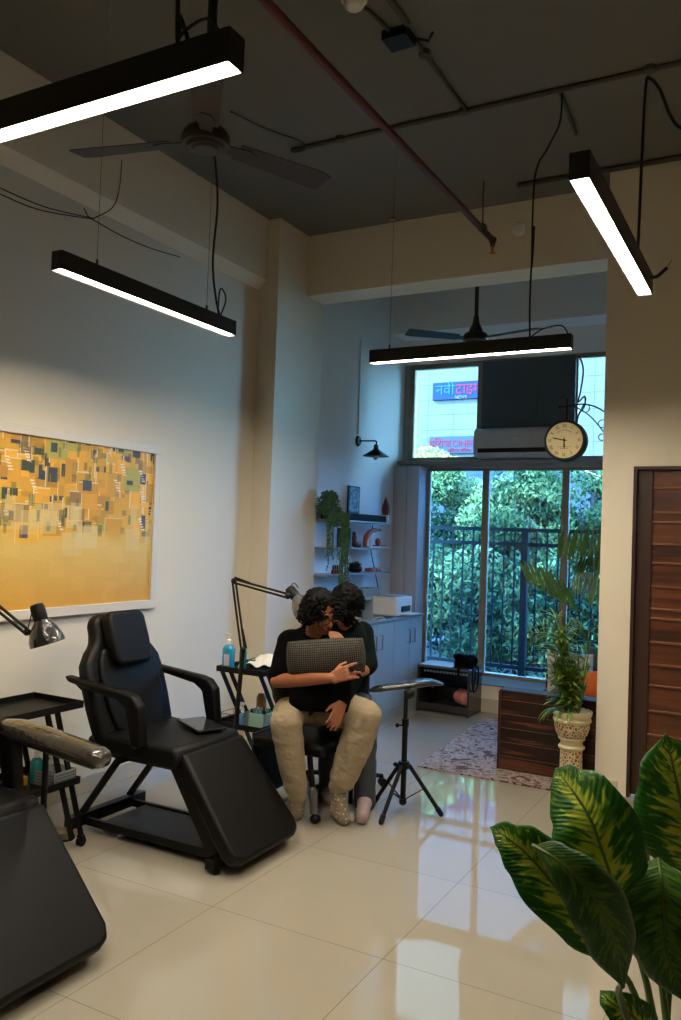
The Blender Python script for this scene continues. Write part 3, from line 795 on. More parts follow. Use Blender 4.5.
# loose cord on the upper right
# ================================================================== LEFT WALL: PAINTING
def painting():
    y0, y1, z0, z1 = 2.26, 4.185, 1.07, 2.13
    x = WL
    t = thing('framed_painting', 'wide yellow abstract cityscape painting in a pale frame on the left wall', 'painting', (x, (y0 + y1) / 2, z0))
    w = 0.055
    m = MB()
    m.box((x, y0, z0), (x + 0.035, y1, z0 + w)); m.box((x, y0, z1 - w), (x + 0.035, y1, z1))
    m.box((x, y0, z0 + w), (x + 0.035, y0 + w, z1 - w)); m.box((x, y1 - w, z0 + w), (x + 0.035, y1, z1 - w))
    obj('frame', m, WHITEF, t, bevel=0.003)
    NY, NZ_ = 460, 230
    rg = np.random.RandomState(11)
    img = np.zeros((NZ_, NY, 3))
    v = np.linspace(0, 1, NZ_)[:, None]; u = np.linspace(0, 1, NY)[None, :]
    lo = np.array([208, 154, 52.]); mid = np.array([212, 178, 92.]); hi = np.array([210, 158, 38.])
    for c in range(3):
        img[..., c] = np.where(v < 0.35, lo[c] + (mid[c] - lo[c]) * v / 0.35, mid[c] + (hi[c] - mid[c]) * np.clip((v - 0.35) / 0.25, 0, 1)) + 0 * u
    img += rg.normal(0, 3, img.shape)
    FO = [0.0]
    def rect(a, b, c, d, col, al=1.0):
        i0, i1, j0, j1 = int(max(0, a * NY)), int(min(NY, b * NY)), int(max(0, c * NZ_)), int(min(NZ_, d * NZ_))
        if i1 <= i0 or j1 <= j0: return
        fade = np.clip((np.linspace(0, 1, NZ_)[j0:j1] - 0.36 - FO[0]) / 0.12, 0, 1)[:, None, None] * al
        img[j0:j1, i0:i1] = img[j0:j1, i0:i1] * (1 - fade) + np.array(col) * fade
    for _ in range(230):
        a = rg.rand(); c = 0.36 + rg.rand() * 0.64; FO[0] = rg.uniform(-0.10, 0.10); W_ = 0.02 + rg.rand() * 0.07; H_ = 0.05 + rg.rand() * 0.14
        k = rg.rand(); col = np.array([212, 156, 34.]) * (0.80 + 0.32 * rg.rand()) if k < 0.84 else (np.array([138, 104, 58.]) if k < 0.9 else np.array([170, 160, 60.]))
        rect(a, a + W_, c, c + H_, col, 0.9)
        if rg.rand() < 0.6: rect(a, a + 0.0035, c, c + H_, (226, 212, 170), 0.85)
        if rg.rand() < 0.5: rect(a, a + W_, c + H_ - 0.008, c + H_, (222, 206, 160), 0.8)
        if rg.rand() < 0.5:
            p = a + W_ * 0.2; q = c + H_ * 0.25; dk = (40 + rg.rand() * 30, 46 + rg.rand() * 26, 44 + rg.rand() * 36)
            rect(p, p + 0.012 + rg.rand() * 0.032, q, q + 0.03 + rg.rand() * 0.07, dk, 0.95)
            if rg.rand() < 0.5: rect(p + 0.006, p + 0.009, q, q + 0.05, (140, 130, 90), 0.7)
    for _ in range(14):
        a = rg.rand(); c = 0.46 + rg.rand() * 0.5
        for k in range(5): rect(a + k * 0.004, a + k * 0.004 + 0.016, c - k * 0.017, c - k * 0.017 + 0.008, (232, 224, 200), 0.9)
    FO[0] = 0.0
    for _ in range(26):
        a = rg.rand(); c = 0.30 + rg.rand() * 0.22; w_ = 0.03 + 0.06 * rg.rand(); i0 = int(a * NY); i1 = int(min(1, a + w_) * NY); j0 = int(c * NZ_); j1 = int((c + 0.14) * NZ_); img[j0:j1, i0:i1] = img[j0:j1, i0:i1] * 0.45 + np.array([212, 190, 130.]) * 0.55
    for _ in range(60):
        a = rg.rand(); c = 0.42 + rg.rand() * 0.55; rect(a, a + 0.01 + 0.012 * rg.rand(), c, c + 0.03 + 0.05 * rg.rand(), (84, 96, 30) if rg.rand() < 0.6 else (70, 62, 40), 0.45)
    for _ in range(50):
        a = rg.rand(); c = rg.rand() * 0.42; H_ = 0.04 + 0.1 * rg.rand(); i0 = int(a * NY); j0 = int(c * NZ_)
        img[j0:j0 + int(H_ * NZ_), i0:i0 + int(NY * 0.06)] += rg.uniform(-3, 4)
    img = np.clip(img, 0, 255) / 255
    li = np.where(img <= 0.04045, img / 12.92, ((img + 0.055) / 1.055) ** 2.4)
    ys = np.linspace(y0 + w, y1 - w, NY + 1); zs = np.linspace(z0 + w, z1 - w, NZ_ + 1)
    gy, gz = np.meshgrid(ys, zs)
    me = bpy.data.meshes.new('canvas')
    W0 = Vector(t['_w'])
    verts = np.stack([np.full(gy.size, x + 0.018 - W0.x), gy.ravel() - W0.y, gz.ravel() - W0.z], 1)
    j, i = np.meshgrid(np.arange(NZ_), np.arange(NY), indexing='ij')
    a = (j * (NY + 1) + i).ravel()
    faces = np.stack([a, a + 1, a + NY + 2, a + NY + 1], 1)
    me.from_pydata(verts.tolist(), [], faces.tolist())
    at = me.color_attributes.new('paint', 'FLOAT_COLOR', 'CORNER')
    cols = np.ones((faces.shape[0], 4, 4)); cols[:, :, :3] = li.reshape(-1, 1, 3)
    at.data.foreach_set('color', cols.ravel())
    o = bpy.data.objects.new('canvas', me); COL.objects.link(o); o.parent = t
    me.materials.append(vc_mat('painted canvas', 'paint', 0.55))
    m = MB(); m.box((x + 0.001, y0 + w, z0 + w), (x + 0.016, y1 - w, z1 - w)); obj('backing', m, WHITEF, t)
painting()

# ================================================================== ALCOVE WALL
# wall sconce
t = thing('wall_sconce', 'small black wall lamp with a conical shade on the alcove wall', 'lamp', tuple(at_x(358, 441, AL)))
b0 = at_x(358, 441, AL)
m = MB(); m.lathe(b0, [(0.0, 0.02), (0.04, 0.016), (0.052, 0.0)], 20, Matrix.Rotation(math.pi / 2, 3, 'Y')); obj('wall_plate', m, BLACKM, t)
sh = b0 + Vector((0.18, 0.02, -0.02))
m = MB(); m.tube(smooth_pts([b0 + Vector((0.01, 0, 0)), b0 + Vector((0.12, 0.01, 0)), sh + Vector((0, 0, 0.015)), sh + Vector((0, 0, -0.02))]), 0.007, 8); obj('arm', m, BLACKM, t)
m = MB(); m.lathe(sh + Vector((0, 0, -0.06)), [(0.022, 0.0), (0.024, 0.02), (0.018, 0.045)], 16); obj('lamp_holder', m, mat('brass holder', (100, 80, 50), 0.4, metal=0.7), t)
m = MB(); m.lathe(sh + Vector((0, 0, -0.125)), [(0.122, 0), (0.118, 0.006), (0.03, 0.062), (0.024, 0.075), (0.021, 0.07), (0.027, 0.058), (0.113, 0.004)], 28); obj('lamp_shade', m, BLACKM, t)
m = MB(); m.ell(sh + Vector((0, 0, -0.125)), (0.027, 0.027, 0.034)); obj('bulb', m, BULB, t)
m = MB(); p = [at_x(358, 434, AL + 0.010), at_x(361, 340, AL + 0.010)]
m.tube(p, 0.008, 8); o = obj('surface_conduit', m, WALLC); tag(o, 'thin pale conduit climbing the alcove wall above the small lamp', 'conduit')

# shelves
SHM = mat('grey shelf', (120, 130, 134), 0.35)
SY0, SY1 = 5.99, 7.18
for z, lb in ((1.715, 'top grey wall shelf carrying the long black box'), (1.475, 'middle grey wall shelf with carved ornaments'), (1.250, 'lowest grey wall shelf with nail polish bottles')):
    t = thing('wall_shelf', lb, 'shelf', (AL, (SY0 + SY1) / 2, z), 'grey shelves on the alcove wall')
    m = MB(); m.box((AL, SY0, z - 0.016), (AL + 0.2, SY1, z)); obj('board', m, SHM, t, bevel=0.003)
Z1, Z2, Z3 = 1.715, 1.475, 1.250
SX = AL + 0.11
m = MB(); m.box((AL + 0.02, 6.12, Z1), (AL + 0.19, 7.075, Z1 + 0.062)); o = obj('storage_box', m, mat('dark navy box', (6, 6, 8), 0.8, spec=0.15), bevel=0.004); tag(o, 'long low black box lying on the top shelf', 'box')
# picture on the box
t = thing('picture_frame', 'small dark picture standing on the long black box', 'picture', (AL + 0.06, 6.66, Z1 + 0.072))
m = MB(); m.box((AL + 0.05, 6.53, Z1 + 0.063), (AL + 0.068, 6.75, Z1 + 0.318)); obj('frame', m, BLACKP, t, bevel=0.003)
m = MB(); m.box((AL + 0.068, 6.545, Z1 + 0.085), (AL + 0.071, 6.735, Z1 + 0.304)); obj('print', m, noisecol_mat('dark floral print', [(0.45, (34, 46, 62)), (0.58, (120, 130, 140)), (0.64, (44, 56, 70))], 30, 0.5), t)
# carved figure
c = Vector((AL + 0.155, 7.125, Z1))
t = thing('carved_figure', 'brown cone-shaped carving standing at the right end of the top shelf', 'ornament', c)
m = MB(); m.lathe(c, [(0.032, 0), (0.036, 0.02), (0.036, 0.06), (0.03, 0.072)], 18); obj('white_base', m, WHITEP, t)
m = MB()
for k in range(9):
    r = [0.034, 0.040, 0.043, 0.042, 0.038, 0.032, 0.024, 0.016, 0.008][k]
    m.lathe(c + Vector((0, 0, 0.072 + k * 0.019)), [(r * 0.7, 0), (r, 0.007), (r * 0.75, 0.021)], 12)
obj('carving', m, BROWN, t)
# trailing plant
rp = random.Random(5)
c = Vector((SX + 0.01, 6.115 + 0.0, Z1))
PC = Vector((SX + 0.03, 6.03, Z1 + 0.0))
t = thing('trailing_plant', 'trailing green plant in a dark pot on the top shelf, strands hanging past the shelves', 'plant', PC)
m = MB(); m.lathe(PC, [(0.03, 0), (0.04, 0.0), (0.052, 0.08), (0.056, 0.08), (0.056, 0.09), (0.048, 0.09), (0.04, 0.06)], 20); obj('pot', m, BLACKP, t)
m = MB(); mst = MB()
bl_ = [(PC + Vector((0, 0, 0.14)), (0.10, 0.13, 0.075)), (PC + Vector((0.03, -0.04, 0.09)), (0.10, 0.14, 0.07)), (PC + Vector((0.06, 0.03, 0.02)), (0.07, 0.12, 0.09)), (PC + Vector((0.02, -0.02, 0.19)), (0.07, 0.08, 0.05))]
leaf_cloud(m, bl_, 1700, 0.016, rp)
for k in range(54):
    a = Vector((PC.x + 0.10 + rp.random() * 0.05, PC.y + rp.choice([-0.17, -0.14, 0.04, 0.06, 0.09, 0.12, 0.10, 0.07]) + rp.gauss(0, 0.014), PC.z + 0.05))
    L_ = rp.uniform(0.25, 0.50) if a.y < PC.y else rp.uniform(0.34, 0.82)
    pts = []; p = a.copy()
    for s_ in range(9):
        pts.append(p.copy()); p = p + Vector((rp.gauss(0, 0.006), rp.gauss(0, 0.007), -L_ / 8))
    mst.tube(smooth_pts([PC + Vector((0, 0, 0.10))] + pts, 2), 0.0018, 4)
    for s_ in range(int(L_ * 95)):
        q = rp.random() * 7.99; i = int(q); b = pts[i].lerp(pts[i + 1], q - i)
        d = Vector((rp.gauss(0, 1), rp.gauss(0, 1), rp.gauss(-0.3, 0.6))).normalized() * 0.014; w = d.cross(Vector((rp.gauss(0, 1), rp.gauss(0, 1), 1))).normalized() * 0.005
        m.add([b, b + d * 0.5 + w, b + d, b + d * 0.5 - w], [(0, 1, 2, 3)])
obj('foliage', m, LEAFT, t); obj('strand', mst, LEAFT, t)
# middle shelf
t = thing('carved_figure', 'orange carved seated animal in the middle of the second shelf', 'ornament', (SX, 6.62, Z2))
m = MB(); m.ell((SX, 6.62, Z2 + 0.035), (0.035, 0.055, 0.035)); m.ell((SX, 6.585, Z2 + 0.085), (0.024, 0.025, 0.035)); m.ell((SX, 6.58, Z2 + 0.125), (0.018, 0.022, 0.018)); m.ell((SX, 6.675, Z2 + 0.03), (0.03, 0.03, 0.03)); m.cyl((SX, 6.57, Z2 + 0.13), (SX, 6.565, Z2 + 0.155), 0.008, 0.002)
organic('carving', m, BROWN, t, 0.005, 2)
t = thing('carved_tusk_ornament', 'arched golden carving with red and white details on the second shelf', 'ornament', (SX, 6.92, Z2))
m = MB(); m.tube(smooth_pts([(SX, 6.800, Z2 + 0.0120), (SX, 6.812, Z2 + 0.0880), (SX, 6.900, Z2 + 0.1430), (SX, 7.012, Z2 + 0.1650), (SX, 7.137, Z2 + 0.1705)], 5), [0.022] * 5 + [0.026] * 6 + [0.022] * 5 + [0.014] * 4 + [0.004], 10); obj('arch', m, ORANGE, t)
m = MB(); m.tube(smooth_pts([(SX + 0.01, 6.888, Z2 + 0.0200), (SX + 0.01, 6.881, Z2 + 0.0770), (SX + 0.01, 6.938, Z2 + 0.1155)], 4), 0.012, 8); m.box((SX - 0.03, 6.812, Z2 + 0.0005), (SX + 0.05, 7.087, Z2 + 0.0140)); obj('white_detail', m, WHITEP, t)
m = MB(); m.ell((SX + 0.01, 7.050, Z2 + 0.0550), (0.025, 0.03, 0.036)); m.box((SX - 0.02, 7.000, Z2 + 0.0140), (SX + 0.05, 7.175, Z2 + 0.0240)); obj('red_detail', m, REDP, t)
m = MB(); m.box((AL + 0.03, 6.40, Z2 + 0.0005), (AL + 0.17, 6.43, Z2 + 0.17)); o = obj('book', m, mat('teal book cover', (30, 66, 82), 0.5), bevel=0.003); tag(o, 'teal book standing behind the hanging strands on the second shelf', 'book')
# lowest shelf
for k in range(5):
    c = Vector((SX + 0.04, 6.14 + k * 0.036, Z3))
    t = thing('nail_polish_bottle', ['leftmost small red bottle on the lowest shelf', 'second small red bottle from the left on the lowest shelf', 'middle bottle of the row of five on the lowest shelf, dark red', 'fourth small bottle from the left on the lowest shelf, almost black', 'rightmost small black bottle of the row on the lowest shelf'][k], 'bottle', c, 'small bottles on the lowest shelf')
    m = MB(); m.lathe(c, [(0.014, 0), (0.016, 0.004), (0.016, 0.034), (0.007, 0.040), (0.007, 0.044)], 14); obj('bottle_body', m, [REDP, REDP, REDP, BLACKP, BLACKP][k], t)
    m = MB(); m.lathe(c + Vector((0, 0, 0.044)), [(0.008, 0), (0.006, 0.032), (0, 0.034)], 12); obj('cap', m, BLACKP, t)
c = Vector((SX, 6.62, Z3))
t = thing('potted_succulent', 'small spiky succulent in a round black bowl on the lowest shelf', 'plant', c)
m = MB(); m.lathe(c, [(0.035, 0), (0.06, 0.012), (0.068, 0.035), (0.055, 0.06), (0.048, 0.058), (0.04, 0.04)], 24); obj('bowl', m, BLACKP, t)
m = MB()
for k in range(26):
    a = k * 2.4; r = 0.012 + 0.035 * (k / 26); p = c + Vector((0, 0, 0.045)); q = p + Vector((math.cos(a) * r * 1.6, math.sin(a) * r * 1.6, 0.075 - r))
    m.tube([p, p.lerp(q, 0.5), q], [0.006, 0.008, 0.001], 6)
obj('leaves', m, mat('dark succulent', (30, 44, 34), 0.5), t)
for k, (y, l, lb) in enumerate(((6.86, 0.10, 'pink soap-like block on the lowest shelf, left of the pair'), (6.985, 0.09, 'pink soap-like block at the right end of the lowest shelf'))):
    m = MB(); m.box((SX - 0.03, y, Z3), (SX + 0.05, y + l, Z3 + 0.035)); o = obj('pink_box', m, mat('dusty pink', (170, 100, 100), 0.6), bevel=0.012, seg=3); tag(o, lb, 'box', 'pink blocks on the lowest shelf')
# ---------------- cabinet and counter
CX = -2.99
t = thing('base_cabinet', 'pale grey base cabinet along the alcove wall with long bar handles', 'cabinet', (AL + 0.28, 6.3, 0))
m = MB(); m.box((AL + 0.005, 5.985, 0.09), (CX - 0.018, 7.15, 0.855)); m.box((AL + 0.005, 5.985, 0.0), (CX - 0.004, 7.15, 0.09)); obj('body', m, CABM, t)
ds = [5.99, 6.19, 6.53, 6.87, 7.15]
for i in range(4):
    m = MB(); m.box((CX - 0.018, ds[i] + 0.0015, 0.095), (CX, ds[i + 1] - 0.0015, 0.852)); d = obj('door', m, CABM, t, bevel=0.0015)
    hy = ds[i] + 0.055 if i in (1, 3) else ds[i + 1] - 0.055
    m = MB(); m.tube([(CX, hy, 0.64), (CX + 0.026, hy, 0.64), (CX + 0.026, hy, 0.76), (CX, hy, 0.76)], 0.0055, 6); obj('handle', m, CHROME, d)
m = MB(); m.box((AL + 0.005, 5.985, 0.857), (CX + 0.012, 7.16, 0.882)); o = obj('worktop', m, CABT, bevel=0.003); tag(o, 'thin grey worktop lying on the pale cabinet', 'worktop')
CT = 0.882
t = thing('printer', 'white desktop printer standing at the window end of the worktop', 'printer', (-3.18, 6.80, CT))
m = MB(); m.box((-3.27, 6.62, CT + 0.002), (-3.02, 6.97, CT + 0.165)); obj('body', m, WHITEP, t, bevel=0.012, seg=3)
m = MB(); m.box((-3.01, 6.73, CT + 0.035), (-3.021, 6.91, CT + 0.085)); obj('paper_slot', m, BLACKP, t)
m = MB(); m.box((-3.025, 6.70, CT + 0.014), (-2.91, 6.93, CT + 0.022)); obj('paper_tray', m, WHITEP, t, bevel=0.003)
m = MB(); m.box((-3.24, 6.66, CT + 0.166), (-3.05, 6.93, CT + 0.176)); obj('lid', m, mat('grey lid', (150, 148, 145), 0.4), t, bevel=0.004)
t = thing('desk_rack', 'small open grey shelf unit on the worktop left of the printer', 'rack', (-3.2, 6.12, CT))
m = MB(); m.box((-3.32, 6.00, CT + 0.17), (-3.06, 6.24, CT + 0.185)); m.box((-3.32, 6.00, CT), (-3.06, 6.015, CT + 0.17)); m.box((-3.32, 6.225, CT), (-3.06, 6.24, CT + 0.17)); m.box((-3.32, 6.015, CT), (-3.305, 6.225, CT + 0.17)); obj('shell', m, CABM, t)
m = MB(); m.box((-3.28, 6.05, CT + 0.186), (-3.14, 6.16, CT + 0.225)); o = obj('black_case', m, BLACKP, bevel=0.012); tag(o, 'small black case lying on the open grey shelf unit', 'case')
m = MB(); m.box((-3.50, 6.62, CT + 0.0), (-3.36, 6.98, CT + 0.22)); o = obj('carton', m, mat('beige carton', (150, 140, 125), 0.8), bevel=0.004); tag(o, 'beige carton standing behind the white printer', 'box')
m = MB(); m.tube(smooth_pts([(-3.05, 6.22, CT + 0.005), (-3.02, 6.32, CT + 0.02), (-3.04, 6.42, CT + 0.005), (-3.0, 6.36, CT + 0.005), (-3.0, 6.24, CT + 0.006)]), 0.004, 6); o = obj('white_cable', m, WHITEP); tag(o, 'loop of white cable on the worktop beside the printer', 'cable')
m = MB(); m.box((-3.07, 6.30, CT), (-3.0, 6.52, CT + 0.008)); o = obj('dark_tablet', m, BLACKP, bevel=0.003); tag(o, 'thin black slab lying at the worktop edge before the printer', 'tablet')
t = thing('storage_jar', 'clear jar with a black lid on the worktop behind the second person', 'jar', (-3.43, 6.47, CT))
m = MB(); m.lathe((-3.43, 6.47, CT), [(0.07, 0), (0.075, 0.01), (0.075, 0.2), (0.06, 0.215)], 24); obj('body', m, CLEARP, t)
m = MB(); m.lathe((-3.43, 6.47, CT + 0.2), [(0.08, 0), (0.08, 0.018), (0.015, 0.024), (0.015, 0.04), (0, 0.042)], 24); obj('lid', m, BLACKP, t)
m = MB(); m.lathe((-3.43, 6.47, CT + 0.005), [(0.065, 0), (0.065, 0.12), (0.0, 0.125)], 16); obj('contents', m, mat('purple wraps', (90, 80, 140), 0.7), t)
m = MB(); m.lathe((-3.44, 6.14, CT), [(0.09, 0), (0.10, 0.18), (0.105, 0.19)], 20); o = obj('dark_bin', m, mat('dark brown tub', (48, 38, 34), 0.6)); tag(o, 'dark brown tub on the worktop under the hanging plant', 'tub')
m = MB(); m.tube(smooth_pts([(AL + 0.02, 7.13, Z1 - 0.03), (AL + 0.02, 7.10, Z2 + 0.02), (AL + 0.02, 7.12, 1.42), (AL + 0.02, 7.26, 1.15), (AL + 0.03, 7.31, CT + 0.1), (AL + 0.05, 7.14, CT + 0.005)]), 0.005, 6); o = obj('wall_cable', m, CABLE); tag(o, 'dark cable hanging down the alcove wall right of the shelves', 'cable')

# ---------------- air conditioner, board
m = MB(); a = at_y(480, 363, 7.79); b = at_y(577, 420, 7.79)
m.box((a.x + 0.035, 7.775, 2.37), (b.x - 0.02, 7.80, 3.345)); 
t = thing('dark_board', 'large dark board covering the middle of the upper window', 'board', ((a.x + b.x) / 2, 7.79, 2.37))
obj('board', m, PANEL, t)
m = MB(); m.box((a.x + 0.05, 7.765, 2.75), (b.x - 0.38, 7.775, 3.10)); obj('access_panel', m, PANEL, t, bevel=0.003)
m = MB(); m.tube(smooth_pts([(b.x + 0.01, 7.77, 3.33), (b.x + 0.05, 7.77, 3.2), (b.x + 0.03, 7.77, 3.0), (b.x + 0.01, 7.77, 2.9), (b.x + 0.07, 7.77, 2.95), (b.x + 0.07, 7.77, 2.86), (b.x + 0.01, 7.77, 2.75), (b.x + 0.01, 7.77, 2.5)]), 0.009, 6); obj('drain_hose', m, CABLE, t)
ax0, ax1, az0, az1 = -2.69, -1.86, 2.375, 2.655
t = thing('air_conditioner', 'pale grey split air conditioner mounted below the dark board', 'air conditioner', ((ax0 + ax1) / 2, 7.7, az0))
prof = [(7.775, az0), (7.60, az0 + 0.0), (7.555, az0 + 0.04), (7.545, az0 + 0.12), (7.56, az1 - 0.03), (7.60, az1), (7.775, az1)]
m = MB(); m.prism([(ax0, y, z) for y, z in prof], (ax1 - ax0, 0, 0)); obj('body', m, ACW, t, bevel=0.012, seg=3)
m = MB(); m.prism([(ax0 + 0.05, 7.566, az0 + 0.020), (ax0 + 0.05, 7.545, az0 + 0.052), (ax0 + 0.05, 7.541, az0 + 0.082), (ax0 + 0.05, 7.60, az0 + 0.082), (ax0 + 0.05, 7.60, az0 + 0.02)], (ax1 - ax0 - 0.10, 0, 0)); obj('outlet', m, BLACKP, t)
m = MB(); m.bar((ax0 + 0.05, 7.548, az0 + 0.030), (ax1 - 0.05, 7.548, az0 + 0.030), 0.006, 0.022); obj('louvre', m, ACW, t)
m = MB(); m.box(((ax0 + ax1) / 2 - 0.03, 7.541, az0 + 0.165), ((ax0 + ax1) / 2 + 0.03, 7.547, az0 + 0.172)); obj('badge', m, WHITEP, t)

# ---------------- clock
cc = at_y(566, 441, 5.62)
t = thing('double_sided_clock', 'round cream station clock hanging from a scrolled black bracket on the white pillar', 'clock', cc)
r = 0.134
m = MB(); m.lathe(cc, [(0.0, -0.045), (r - 0.012, -0.045), (r - 0.012, -0.05), (r, -0.05), (r + 0.006, -0.04), (r + 0.006, 0.04), (r, 0.05), (r - 0.012, 0.05), (r - 0.012, 0.045), (0, 0.045)], 48, Rx); obj('case', m, BLACKM, t)
FACE = mat('cream clock face', (214, 196, 142), 0.35)
m = MB(); m.lathe(cc + Vector((0, -0.0455, 0)), [(0.0, 0.002), (r - 0.013, 0.002), (r - 0.013, 0)], 48, Rx); obj('dial', m, FACE, t)
BR = mat('dark brown numerals', (62, 48, 30), 0.5)
RN = ['XII', 'I', 'II', 'III', 'IV', 'V', 'VI', 'VII', 'VIII', 'IX', 'X', 'XI']
bpy.context.view_layer.update()
for k in range(12):
    a = math.radians(30 * k)
    text('numeral', RN[k], 0.034, cc + Vector((math.sin(a) * 0.097, -0.049, math.cos(a) * 0.097)), BR, t, 0.0004, rot=(math.pi / 2, a, 0), sx=0.75)
m = MB()
for k in range(60):
    a = math.radians(6 * k); d = Vector((math.sin(a), 0, math.cos(a))); s0 = cc + Vector((0, -0.0485, 0))
    m.bar(s0 + d * 0.114, s0 + d * 0.119, 0.0012, 0.001, up=(0, 1, 0))
for k in range(13):
    a = math.radians(-42 + 7 * k); m.bar(cc + Vector((math.sin(a) * 0.066, -0.0485, math.cos(a) * 0.066)), cc + Vector((math.sin(a) * 0.073, -0.0485, math.cos(a) * 0.073)), 0.003, 0.001, up=(0, 1, 0))
m.bar(cc + Vector((-0.05, -0.0485, -0.045)), cc + Vector((0.05, -0.0485, -0.045)), 0.002, 0.001, up=(0, 1, 0))
m.bar(cc + Vector((-0.028, -0.0485, -0.055)), cc + Vector((0.028, -0.0485, -0.055)), 0.002, 0.001, up=(0, 1, 0))
obj('minute_track', m, BR, t)
def hand(name, ang, l, w, y):
    a = math.radians(ang); d = Vector((math.sin(a), 0, math.cos(a))); s = Vector((math.cos(a), 0, -math.sin(a))); o_ = cc + Vector((0, y, 0))
    m = MB(); m.prism([o_ - d * 0.02 - s * w * .5, o_ - d * 0.02 + s * w * .5, o_ + d * l * .7 + s * w, o_ + d * l, o_ + d * l * .7 - s * w], (0, -0.0015, 0)); obj(name, m, BLACKM, t)
hand('minute_hand', 282, 0.092, 0.004, -0.051); hand('hour_hand', 178, 0.062, 0.005, -0.0535)
m = MB(); m.lathe(cc + Vector((0, -0.054, 0)), [(0.0, 0.003), (0.008, 0.0)], 12, Rx); obj('centre_cap', m, BLACKM, t)
m = MB(); y = cc.y
top = cc + Vector((0.0, 0, 0.235))
m.cyl(cc + Vector((0, 0, r)), top + Vector((0, 0, 0.04)), 0.005, n=8)
m.tube(smooth_pts([top + Vector((-0.05, 0, 0)), top, top + Vector((0.10, 0, 0.012)), top + Vector((0.19, 0, -0.01)), (-1.075, y, top.z - 0.06)]), 0.005, 8)
m.tube(smooth_pts([top + Vector((0.04, 0, 0.004)), top + Vector((0.13, 0, -0.05)), top + Vector((0.20, 0, -0.12)), (-1.075, y, top.z - 0.21)]), 0.004, 8)
def ring(c, r_, w=0.0035): m.tube([Vector(c) + Vector((math.cos(q * math.pi / 9) * r_, 0, math.sin(q * math.pi / 9) * r_)) for q in range(19)], w, 6)
ring(top + Vector((0.125, 0, -0.018)), 0.026); ring((-1.105, y, top.z - 0.125), 0.026); ring((-1.105, y, top.z - 0.215), 0.022)
m.bar((-1.074, y, top.z + 0.0), (-1.074, y, top.z - 0.26), 0.02, 0.006)
m.ell(top + Vector((-0.05, 0, 0)), 0.009, nu=8, nv=6); m.ell(top + Vector((0, 0, 0.045)), 0.009, nu=8, nv=6)
obj('bracket', m, BLACKM, t)

# light switch on the pillar edge
m = MB(); m.box((-1.105, 5.66, 1.13), (-1.071, 5.74, 1.22)); o = obj('switch_box', m, WHITEP, bevel=0.004); tag(o, 'small white switch box on the pillar edge above the palm stem', 'switch')

# ---------------- low cabinet with glass top
t = thing('low_glass_cabinet', 'low dark glass cabinet standing under the window beside the grey cabinet', 'cabinet', (-2.72, 7.2, 0))
x0, x1, y0, y1 = -2.975, -2.47, 7.03, 7.365
m = MB(); m.box((x1 - 0.02, y0, 0.0), (x1, y1, 0.405)); m.box((x0, y0, 0.0), (x0 + 0.02, y1, 0.405)); m.box((x0 + 0.02, y1 - 0.015, 0.05), (x1 - 0.02, y1, 0.405)); m.box((x0 + 0.02, y0 + 0.01, 0.02), (x1 - 0.02, y1 - 0.015, 0.085)); obj('carcass', m, DKGREY, t, bevel=0.003)
m = MB(); m.box((x0, y0 - 0.005, 0.405), (x1, y1, 0.425)); obj('glass_top', m, mat('glossy grey glass top', (70, 76, 84), 0.06), t, bevel=0.003)
m = MB(); m.box((x0 + 0.02, y0 + 0.02, 0.25), (x1 - 0.02, y1 - 0.015, 0.258)); obj('glass_shelf', m, CLEARP, t)
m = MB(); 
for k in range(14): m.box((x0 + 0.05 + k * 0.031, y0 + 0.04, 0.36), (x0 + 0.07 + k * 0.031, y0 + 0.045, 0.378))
obj('reflection_strip', m, CABT, t)  # row of grey blocks modelled in place of a reflection in the glass cabinet
m = MB(); m.box((x0 + 0.01, 7.06, 0.4255), (-2.66, 7.34, 0.4275)); o = obj('paper_sheet', m, mat('pale blue paper', (190, 205, 220), 0.5)); tag(o, 'pale paper sheets lying on the low dark cabinet', 'paper')
BAGC = Vector((-2.56, 7.18, 0.426))
t = thing('black_bag', 'soft black bag lying on the low dark cabinet with its strap hanging down', 'bag', BAGC)
m = MB(); m.ell(BAGC + Vector((0, 0, 0.055)), (0.10, 0.085, 0.055)); m.ell(BAGC + Vector((-0.06, -0.03, 0.085)), (0.05, 0.05, 0.035)); m.ell(BAGC + Vector((0.045, 0.02, 0.06)), (0.06, 0.06, 0.05)); m.box(BAGC + Vector((-0.1, -0.05, 0)), BAGC + Vector((0.08, 0.06, 0.04)))
organic('body', m, TEEB, t, 0.008, 3, disp=lambda p: 0.008 * NZ.noise(p * 18))
m = MB(); m.tube(smooth_pts([(-2.50, 7.12, 0.44), (-2.462, 7.08, 0.43), (-2.455, 7.06, 0.30), (-2.455, 7.11, 0.22), (-2.455, 7.19, 0.25), (-2.455, 7.22, 0.36), (-2.462, 7.2, 0.435), (-2.51, 7.18, 0.45)]), 0.008, 6); m.tube(smooth_pts([(-2.58, 7.09, 0.45), (-2.57, 7.015, 0.43), (-2.57, 7.012, 0.36)]), 0.012, 6); obj('strap', m, TEEB, t)
m = MB(); m.ell((-2.57, 7.14, 0.16), (0.085, 0.07, 0.072)); m.ell((-2.53, 7.12, 0.13), (0.06, 0.06, 0.045)); o = organic('pink_cloth', m, PINK, None, 0.008, 2, disp=lambda p: 0.010 * NZ.noise(p * 26)); tag(o, 'crumpled pink cloth bundle inside the low dark cabinet', 'cloth')
t = thing('water_bottle', 'clear water bottle with blue cap standing inside the low cabinet', 'bottle', (-2.86, 7.12, 0.085))
m = MB(); m.lathe((-2.86, 7.12, 0.085), [(0.03, 0), (0.033, 0.01), (0.031, 0.05), (0.033, 0.09), (0.012, 0.125), (0.012, 0.13)], 20); obj('bottle_body', m, CLEARP, t)
